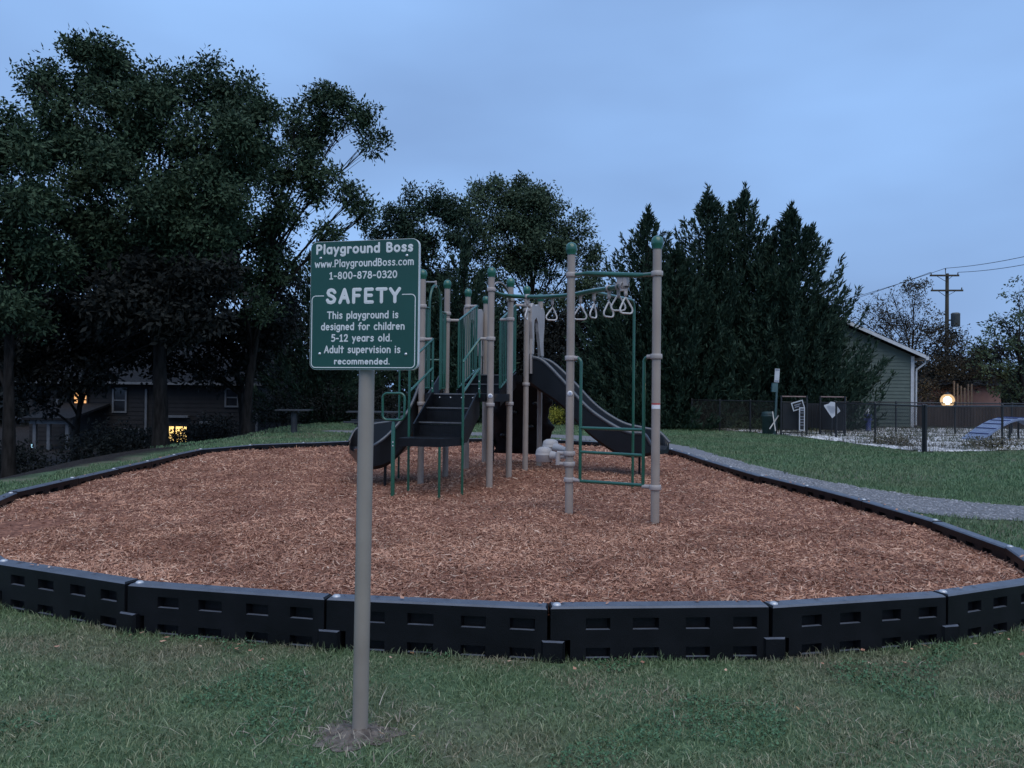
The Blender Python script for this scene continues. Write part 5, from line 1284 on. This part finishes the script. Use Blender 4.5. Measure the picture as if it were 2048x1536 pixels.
# ------------------------------------------------------------------ grey green building on the right
BY = 34.6
cx1 = D(1826, 780, BY).x; ez = D(1826, 712, BY).z; sl_ = .43; half = 4.6; rx = cx1 - half; rz_ = ez + half * sl_
bld = thing('gabled_building', 'grey green clapboard gable with white trim right of the cypress row', 'building', (rx, BY, 0))
def gz(x): return ez + (half - abs(x - rx)) * sl_
wl2 = MB().prism([(cx1, BY, -.3), (cx1, BY, ez), (rx, BY, rz_), (rx - half, BY, ez), (rx - half, BY, -.3)], (0, 9, 0)).build('wall', M['green_siding'], bld)
lap = .165; z = 0.02
while z < rz_ - .1:
    z1 = z + lap; hx = half if z1 < ez else max(.1, half - (z1 - ez) / sl_)
    hx0 = half if z < ez else max(.1, half - (z - ez) / sl_)
    MB().add([(rx - hx0, BY - .034, z), (rx + hx0, BY - .034, z), (rx + hx, BY - .006, z1), (rx - hx, BY - .006, z1), (rx - hx0, BY, z), (rx + hx0, BY, z)], [(0, 1, 2, 3), (4, 5, 1, 0)]).build('siding_board', M['green_siding'], wl2)
    z = z1
ov = .42
for s in (-1, 1):
    e, top = Vector((rx + s * (half + .35), 0, ez - .35 * sl_)), Vector((rx, 0, rz_))
    MB().prism([Vector((e.x, BY - ov, e.z + .08)), Vector((top.x, BY - ov, top.z + .08)), Vector((top.x, BY - ov, top.z + .20)), Vector((e.x, BY - ov, e.z + .20))], (0, 9.8, 0)).build('roof', M['asphalt_roof'], bld)
    MB().prism([Vector((e.x, BY - ov - .04, e.z + .01)), Vector((top.x, BY - ov - .04, top.z + .01)), Vector((top.x, BY - ov - .04, top.z + .17)), Vector((e.x, BY - ov - .04, e.z + .17))], (0, .036, 0)).build('rake_board', M['trim'], bld)
MB().box(cx1 - .13, cx1 + .03, BY - .06, BY + .12, -.1, ez - .02).build('corner_board', M['trim'], bld)
gx = cx1 + .40
MB().box(gx - .06, gx + .08, BY - ov - .05, BY + 9, ez - .2, ez - .04).build('gutter', M['trim'], bld)
MB().tube([(gx, BY - .3, ez - .2), (gx, BY - .28, ez - .34), (cx1 + .10, BY - .12, ez - .62), (cx1 + .09, BY - .10, ez - .8), (cx1 + .09, BY - .10, .1)], .045, 8).build('downspout', M['trim'], bld)

# ------------------------------------------------------------------ chain link fence of the dog yard
def fence_run(label, pts, h=1.2, mesh=True, spacing=.065):
    p0 = Vector((*pts[0], 0)); t = thing('chain_link_fence', label, 'fence', p0, 'dog yard fences')
    for i, p in enumerate(pts):
        MB().tube([(p[0], p[1], -.1), (p[0], p[1], h + .03)], .034 if i in (0, len(pts) - 1) else .03, 10).lathe((p[0], p[1], h + .03), [(.036, 0), (.03, .02), (0, .035)], 10).build('fence_post', M['black_metal'], t)
    for i in range(len(pts) - 1):
        a, b_ = Vector((*pts[i], 0)), Vector((*pts[i+1], 0)); d = (b_ - a); Lp = d.length; d.normalize(); sd = Vector((-d.y, d.x, 0)) * .0025
        MB().tube([a + Vector((0, 0, h)), b_ + Vector((0, 0, h))], .021, 8).build('top_rail', M['black_metal'], t)
        mb = MB()
        for s in (-1, 1):
            k = -h
            while k < Lp:
                s0, z0, s1, z1 = k, .03, k + h - .05, h - .02
                if s0 < 0: z0 += -s0; s0 = 0
                if s1 > Lp: z1 -= s1 - Lp; s1 = Lp
                if z1 > z0 + .03:
                    if s < 0: s0, s1 = Lp - s0, Lp - s1
                    A_, B_ = a + d * s0 + Vector((0, 0, z0)) + sd * s * .6, a + d * s1 + Vector((0, 0, z1)) + sd * s * .6
                    e = (B_ - A_).normalized().cross(sd).normalized() * .0025
                    mb.add([A_ - e, A_ + e, A_ + sd, B_ - e, B_ + e, B_ + sd], [(0, 3, 4, 1), (1, 4, 5, 2), (2, 5, 3, 0)])
                k += spacing
        w_ = mb.build('wire_mesh', M['wire'], t); w_['kind'] = 'stuff'
    return t
f1 = [(10.7, 19.5), (10.95, 22.6), (10.9, 25.2)]
fence_run('black chain link fence running from the near yard corner back towards the gate', f1)
fence_run('black chain link fence running right from the near yard corner', [(10.72, 19.42), (13.8, 21.1), (17.0, 22.4), (20.5, 23.4)])
fence_run('black chain link fence left of the gate, in front of the cypress row', [(9.6, 27.2), (9.0, 28.3), (8.1, 29.2), (7.2, 30.0)])
fence_run('far black chain link fence at the back of the dog yard', [(12.6, 29.3), (14.7, 28.7), (16.9, 28.6), (19.2, 28.8), (22, 29.2)])
# double gate enclosure with dark screening
gt = thing('yard_gate', 'dark screened double gate of the dog yard with pinkish top bars', 'gate', (10.3, 26.6, 0))
def gp(px, y): return D(px, 860, y).x
gposts = [(1562, 26.4), (1613, 26.2), (1640, 26.9), (1690, 26.4)]
for (px, y) in gposts: MB().tube([(gp(px, y), y, -.1), (gp(px, y), y, 1.42)], .035, 10).build('gate_post', M['black_metal'], gt)
M['bar_pink'] = pmat('faded top bar', (.20, .13, .12), (.27, .18, .16), 6, .6)
for (p, q) in ((0, 1), (2, 3)):
    (x0, y0), (x1, y1) = (gp(*gposts[p]), gposts[p][1]), (gp(*gposts[q]), gposts[q][1])
    MB().tube([(x0, y0, 1.39), (x1, y1, 1.39)], .022, 8).build('top_bar', M['bar_pink'], gt)
    d = Vector((x1 - x0, y1 - y0, 0)).normalized()
    MB().prism([Vector((x0, y0, .22)) + d * .05, Vector((x1, y1, .22)) - d * .05, Vector((x1, y1, 1.16)) - d * .05, Vector((x0, y0, 1.16)) + d * .05], (0, .02, 0)).build('screen_panel', M['board_black'], gt)
    MB().tube([(x0, y0, 1.19), (x1, y1, 1.19)], .02, 8).tube([(x0, y0, .14), (x1, y1, .14)], .02, 8).build('gate_rail', M['black_metal'], gt)
(x0, y0), (x1, y1) = (gp(*gposts[3]), gposts[3][1]), (10.9, 25.2)
for i in range(9):
    xx = gp(1615 + i * 9, 27.4); MB().tube([(xx, 27.4, .0), (xx, 27.4, 1.15)], .016, 6).build('gate_picket', M['black_metal'], gt)
MB().prism([(gp(1613, 27.5), 27.5, .25), (gp(1692, 27.5), 27.5, .25), (gp(1692, 27.5), 27.5, 1.15), (gp(1613, 27.5), 27.5, 1.15)], (0, .02, 0)).build('screen_panel', M['board_black'], gt)

def flat_sign(name, label, px, py, d, w, h, tilt, face_m, edge_m, lines, line_m, post_to=None, shape=None):
    c = D(px, py, d); r = Vector((math.cos(tilt), 0, math.sin(tilt))); u = Vector((-math.sin(tilt), 0, math.cos(tilt)))
    t = thing(name, label, 'sign', (c.x, c.y, 0)); o = (0, .014, 0)
    poly = [(-w/2, -h/2), (w/2, -h/2), (w/2, h/2), (-w/2, h/2)] if shape is None else shape
    b = MB().prism([c + r * x + u * y for x, y in poly], o).build('board', edge_m, t)
    fx = [(x * (1 - .035 / (w / 2)), y * (1 - .035 / (h / 2))) for x, y in poly]
    if face_m: MB().prism([c + r * x + u * y + Vector((0, -.004, 0)) for x, y in fx], (0, .0035, 0)).build('face', face_m, b)
    for (x0, x1, y, hh_) in lines:
        MB().obox(c + r * ((x0 + x1) / 2 * w) + u * (y * h) + Vector((0, -.0065, 0)), r, (0, 1, 0), u, (x1 - x0) / 2 * w, .002, hh_ * h / 2).build('print_line', line_m, b)
    MB().tube([(c.x + .02, c.y + .05, c.z), (c.x + .02, c.y + .05, -.05 if post_to is None else post_to)], .02, 8).build('sign_post', M['black_metal'], t)
    return t
flat_sign('notice_board', 'tilted black notice with a white border by the gate', 1596, 811, 26.0, .42, .30, math.radians(17), M['board_black'], M['trim'], [(-.3, .25, .12, .10), (-.3, .1, -.1, .10)], M['print_grey'])
flat_sign('notice_board', 'tall narrow black notice with a white border right of the tilted one', 1604, 838, 25.9, .20, .80, 0, M['board_black'], M['trim'], [(-.42, .42, .26, .02), (-.3, .3, .38, .06), (-.3, .3, .1, .03), (-.3, .3, -.02, .03), (-.3, .3, -.14, .03), (-.3, .3, -.26, .03)], M['print_grey'])
kw = .52
flat_sign('notice_board', 'white kite shaped notice with small print on the gate', 1664, 819, 26.1, kw, .6, math.radians(-4), None, M['trim'],
          [(-.34, .16, .16, .022), (-.32, .18, .09, .022), (-.26, .20, .02, .022), (-.22, .20, -.05, .022), (-.16, .20, -.12, .022), (-.10, .16, -.19, .022)], M['print_grey'],
          shape=[(.03, -.30), (.30, -.03), (.13, .19), (.08, .26), (-.06, .27), (-.13, .19), (-.29, .13), (-.27, .08)])
# pet waste station
wx = D(1549, 860, 27.0); ws = thing('waste_station', 'leaning post with a white notice and green bag box by the yard entrance', 'sign', (wx.x, wx.y, 0))
tp = D(1555, 742, 27.0); MB().bar((wx.x, wx.y, -.1), (tp.x, tp.y, tp.z), .06, .06, (0, 1, 0)).build('post', M['box_green'], ws)
c = D(1554, 751, 26.93); nt_ = MB().obox(c, (1, 0, -.05), (0, 1, 0), (.05, 0, 1), .085, .008, .245).build('notice', M['trim'], ws)
for dz, hz_ in ((.20, .025), (-.20, .025)): MB().obox(c + Vector((dz * .05, -.0095, dz)), (1, 0, -.05), (0, 1, 0), (.05, 0, 1), .07, .0015, hz_).build('notice_band', M['print_grey'], nt_)
c = D(1549, 775, 26.9); MB().obox(c, (1, 0, -.05), (0, 1, 0), (.05, 0, 1), .10, .06, .16).build('bag_box', M['box_green'], ws)
bx = D(1537, 862, 27.4); bn = thing('litter_bin', 'dark green litter bin behind the leaning post', 'bin', (bx.x, bx.y, 0))
MB().lathe((bx.x, bx.y, 0), [(.20, 0), (.22, .02), (.24, .62), (.26, .64), (.26, .70), (.23, .74)], 16).build('body', M['bin_green'], bn)
MB().lathe((bx.x, bx.y, .74), [(.25, -.01), (.25, .04), (.18, .09), (0, .10)], 16).build('lid', M['bin_green'], bn)
for (a_, b_, lab) in (((1545, 823), (1551, 862), 'pale upright stick leaning at the foot of the leaning post'), ((1557, 831), (1539, 858), 'pale slanting stick crossing the other one by the leaning post')):
    p, q = D(*a_, 26.6), D(*b_, 26.4); q.z = max(q.z, .02)
    s = MB().bar(p, q, .035, .02, (0, 1, 0)).build('stick', M['pale_wood']); tag(s, lab, 'stick')
# blue hydrant and blue ramp in the dog yard
hb = G(1736, 864); hy = thing('toy_hydrant', 'blue fire hydrant shaped dog post in the pebble yard', 'hydrant', (hb.x, hb.y, 0))
MB().lathe((hb.x, hb.y, 0), [(.16, 0), (.16, .05), (.10, .07), (.10, .62), (.15, .64), (.15, .69), (.11, .72)], 14).build('body', M['blue_dark'], hy)
MB().lathe((hb.x, hb.y, .72), [(.12, 0), (.11, .06), (.07, .12), (.03, .15), (.03, .19), (0, .20)], 14).build('cap', M['trim'], hy)
MB().tube([(hb.x - .17, hb.y, .5), (hb.x + .17, hb.y, .5)], .045, 10).build('nozzle', M['blue_dark'], hy)
r0 = G(1965, 884); rp_ = thing('agility_ramp', 'pale blue arched dog ramp behind the fence at the right', 'ramp', (r0.x, r0.y, 0))
rd = Vector((.96, .28, 0)); rn = Vector((-rd.y, rd.x, 0)); K = 12; pr = []
for i in range(K + 1):
    s = i / K * 3.6; pr.append((s, .02 + .70 * math.sin(min(i / K, 1) * math.pi)))
V = []; F = []
for s, z in pr:
    for (w_, dz) in ((0, 0), (.8, 0), (.8, -.06), (0, -.06)): V.append(r0 + rd * s + rn * w_ + Vector((0, 0, z + dz + .05)))
for i in range(K):
    for k in range(4): F.append((i*4 + k, (i+1)*4 + k, (i+1)*4 + (k+1) % 4, i*4 + (k+1) % 4))
MB().add(V, F).add(V[:4], [(0, 1, 2, 3)]).add(V[-4:], [(3, 2, 1, 0)]).build('ramp_deck', M['blue_ramp'], rp_)
for i in range(1, K):
    s, z = pr[i]; MB().bar(r0 + rd * s + rn * .04 + Vector((0, 0, z + .062)), r0 + rd * s + rn * .76 + Vector((0, 0, z + .062)), .05, .02).build('cleat', M['blue_dark'], rp_)
for s in (1.2, 2.4):
    for w_ in (.05, .75): MB().tube([r0 + rd * s + rn * w_ + Vector((0, 0, -.05)), r0 + rd * s + rn * w_ + Vector((0, 0, .60))], .03, 8).build('leg', M['black_metal'], rp_)
# weeds and small tufts along the fence
for (px, y, lab) in ((1985, 21.0, 'dry brownish weed tuft at the fence post by the blue ramp'), (1790, 22.0, 'dry weed tuft inside the fence below the corner of the building')):
    p = D(px, 800, y); shrub('weed_tuft', lab, (p.x, p.y, .0), .8, .3, M['tuft'], 900, .07)
p = onground(1490, 30.5); shrub('shrub', 'low green shrub at the foot of the cypress row', p, .9, .55, M['shrub_leaf'], 1500, .1)

# ------------------------------------------------------------------ wooden fence, pink house, lamp, utility pole
WF = 36.0
wfx0, wfx1 = D(1832, 830, WF).x, D(2110, 830, WF).x
wf = thing('board_fence', 'weathered brown board fence behind the dog yard', 'fence', (wfx0, WF, 0))
MB().box(wfx0, wfx1, WF + .03, WF + .07, .35, .45).box(wfx0, wfx1, WF + .03, WF + .07, .78, .88).build('rail', M['wood_fence'], wf)
x = wfx0
while x < wfx1:
    hgt = .98 + random.uniform(-.03, .03)
    MB().box(x, x + .125, WF - .012, WF + .028, -.1, hgt).build('board', M['wood_fence'], wf); x += .145
pk_ = thing('pink_house', 'pinkish wall with a dark roof glimpsed behind the board fence', 'house', (D(1930, 800, 44).x, 44, 0))
a, b_ = D(1862, 862, 44), D(2002, 780, 44)
MB().box(a.x, b_.x, 44, 49, -.2, b_.z + .3).build('wall', M['pink_wall'], pk_)
MB().prism([(a.x - .4, 43.6, b_.z + .25), (a.x - .4, 46.5, b_.z + .7), (a.x - .4, 49.4, b_.z + .25)], (b_.x - a.x + .8, 0, 0)).build('roof', M['asphalt_roof'], pk_)
lc_ = D(1895, 801, 38.0); lm = thing('yard_lamp', 'bright warm lamp glowing behind the board fence', 'lamp', (lc_.x, lc_.y, 0))
MB().tube([(lc_.x, lc_.y, -.1), (lc_.x, lc_.y, lc_.z - .2)], .045, 10).build('lamp_post', M['black_metal'], lm)
MB().ball(lc_, .19, .19, .20, 28, 16).build('lamp_bulb', M['lamp_glow'], lm)
MB().ball(lc_, .33, .33, .34, 28, 16).build('lamp_halo', M['halo_shell'], lm)  # added glowing shell, imitates the halo round the bulb
MB().lathe(lc_ + Vector((0, 0, .31)), [(.16, 0), (.12, .06), (.03, .10), (0, .14)], 12).build('lamp_cap', M['black_metal'], lm)
ld_ = bpy.data.lights.new('lamp_light', 'POINT'); ld_.energy = 900; ld_.color = (1.0, .66, .36); ld_.shadow_soft_size = .25
lo = bpy.data.objects.new('lamp_light', ld_); COL.objects.link(lo); lo.location = lc_ - Vector((lc_.x, lc_.y, 0)) + Vector((0, -.02, 0)); lo.parent = lm
for i in range(6):
    px = 1908 + i * 7; p = D(px, 815, 40.4); h_ = D(px, 768 + random.uniform(-6, 8), 40.4).z
    s = MB().bar((p.x, p.y, -.1), (p.x, p.y, h_), .07, .05, (0, 1, 0)).build('trellis_slat', M['slat_wood'])
    if i == 0: tr = thing('trellis', 'pale upright slats standing right of the glowing lamp', 'trellis', (p.x, p.y, 0))
    s.parent = tr; s.matrix_parent_inverse = Matrix.Translation(-tr.location)
UY = 62.0
ub = D(1893, 790, UY); up_ = thing('utility_pole', 'wooden utility pole with two crossarms and a transformer', 'utility pole', (ub.x, ub.y, 0))
utop = D(1891, 547, UY)
MB().tube([(ub.x, UY, -.3), (ub.x, UY, utop.z)], [.19, .13], 10).build('pole', M['pole_wood'], up_)
arms = []
for (px0, px1, py) in ((1860, 1918, 551), (1862, 1926, 581)):
    a, b_ = D(px0, py, UY - .2), D(px1, py, UY - .2); o = MB().bar(a, b_, .11, .14).build('crossarm', M['pole_wood'], up_); arms.append((a, b_))
    c = D(1892, py + 12, UY - .12)
    for e in (a.lerp(b_, .2), a.lerp(b_, .8)): MB().bar(e, c, .03, .04, (0, 1, 0)).build('brace', M['pole_wood'], o)
    for e in (a.lerp(b_, .04), b_.lerp(a, .04)): MB().lathe(e + Vector((0, 0, .07)), [(.03, 0), (.06, .04), (.03, .08), (.06, .12), (.03, .18), (0, .2)], 8).build('insulator', M['transformer'], o)
MB().lathe((utop.x, UY, utop.z), [(.03, 0), (.03, .3), (.06, .34), (.03, .42), (0, .44)], 8).build('insulator', M['transformer'], up_)
c = D(1911, 640, UY - .3); tr_ = MB().lathe(c, [(0, -.55), (.30, -.55), (.34, -.5), (.34, .45), (.36, .5), (.26, .6), (0, .62)], 14).build('transformer', M['transformer'], up_)
MB().bar(c, (ub.x, UY, c.z), .06, .12).build('mount', M['black_metal'], tr_)
def cable(label, a, b_, sag, r=.022):
    a, b_ = Vector(a), Vector(b_); pts = [a.lerp(b_, t) - Vector((0, 0, sag * 4 * t * (1 - t))) for t in np.linspace(0, 1, 24)]
    tag(MB().tube(pts, r, 5).build('power_line', M['line']), label, 'cable', 'overhead power lines')
A1 = utop + Vector((0, 0, .44)); A2 = arms[0][1] + Vector((-.05, 0, .27)); A3 = arms[0][0] + Vector((.05, 0, .27))
cable('upper overhead line from the pole to the right edge', A1, D(2240, 462, 40), .35)
cable('lower overhead line from the pole to the right edge', A2, D(2240, 482, 40.5), .35)
cable('upper overhead line from the pole towards the cypress row', A1, D(1450, 650, 92), .6)
cable('lower overhead line from the pole towards the cypress row', A3, D(1450, 660, 92.5), .6)

# ------------------------------------------------------------------ park tables on the far lawn
def ptable(label, c, length, rot, two_benches=True):
    t = thing('picnic_table', label, 'table', (c.x, c.y, float(tz(c.x, c.y))), 'park tables')
    z0 = float(tz(c.x, c.y)); d = Vector((math.cos(rot), math.sin(rot), 0)); n = Vector((-d.y, d.x, 0)); c0 = Vector((c.x, c.y, z0))
    for i in range(4):
        MB().obox(c0 + n * (-.285 + .19 * i) + Vector((0, 0, .77)), d, n, (0, 0, 1), length / 2, .085, .02).build('top_plank', M['table'], t)
    if two_benches:
        for s in (-1, 1): MB().obox(c0 + n * s * .72 + Vector((0, 0, .47)), d, n, (0, 0, 1), length / 2, .13, .02).build('bench', M['table'], t)
        for e in (-.32, .32):
            MB().obox(c0 + d * length * e + Vector((0, 0, .37)), d, n, (0, 0, 1), .06, .06, .38).build('pedestal', M['table'], t)
            MB().obox(c0 + d * length * e + Vector((0, 0, .43)), d, n, (0, 0, 1), .04, .76, .03).build('cross_beam', M['table'], t)
    else:
        MB().tube([c0 + Vector((0, 0, -.05)), c0 + Vector((0, 0, .75))], .11, 12).build('pedestal', M['table'], t)
        for s in (-1, 1): MB().obox(c0 + d * s * .2 + Vector((0, 0, .72)), d, n, (0, 0, 1), .03, .3, .03).build('cross_beam', M['table'], t)
    return t
ptable('dark single pedestal table on the lawn crest left of the sign post', G(588, 866), 1.12, .08, False)
tb = D(757, 850, 24.0); ptable('dark picnic table with benches behind the sign post', tb, 1.95, .05)
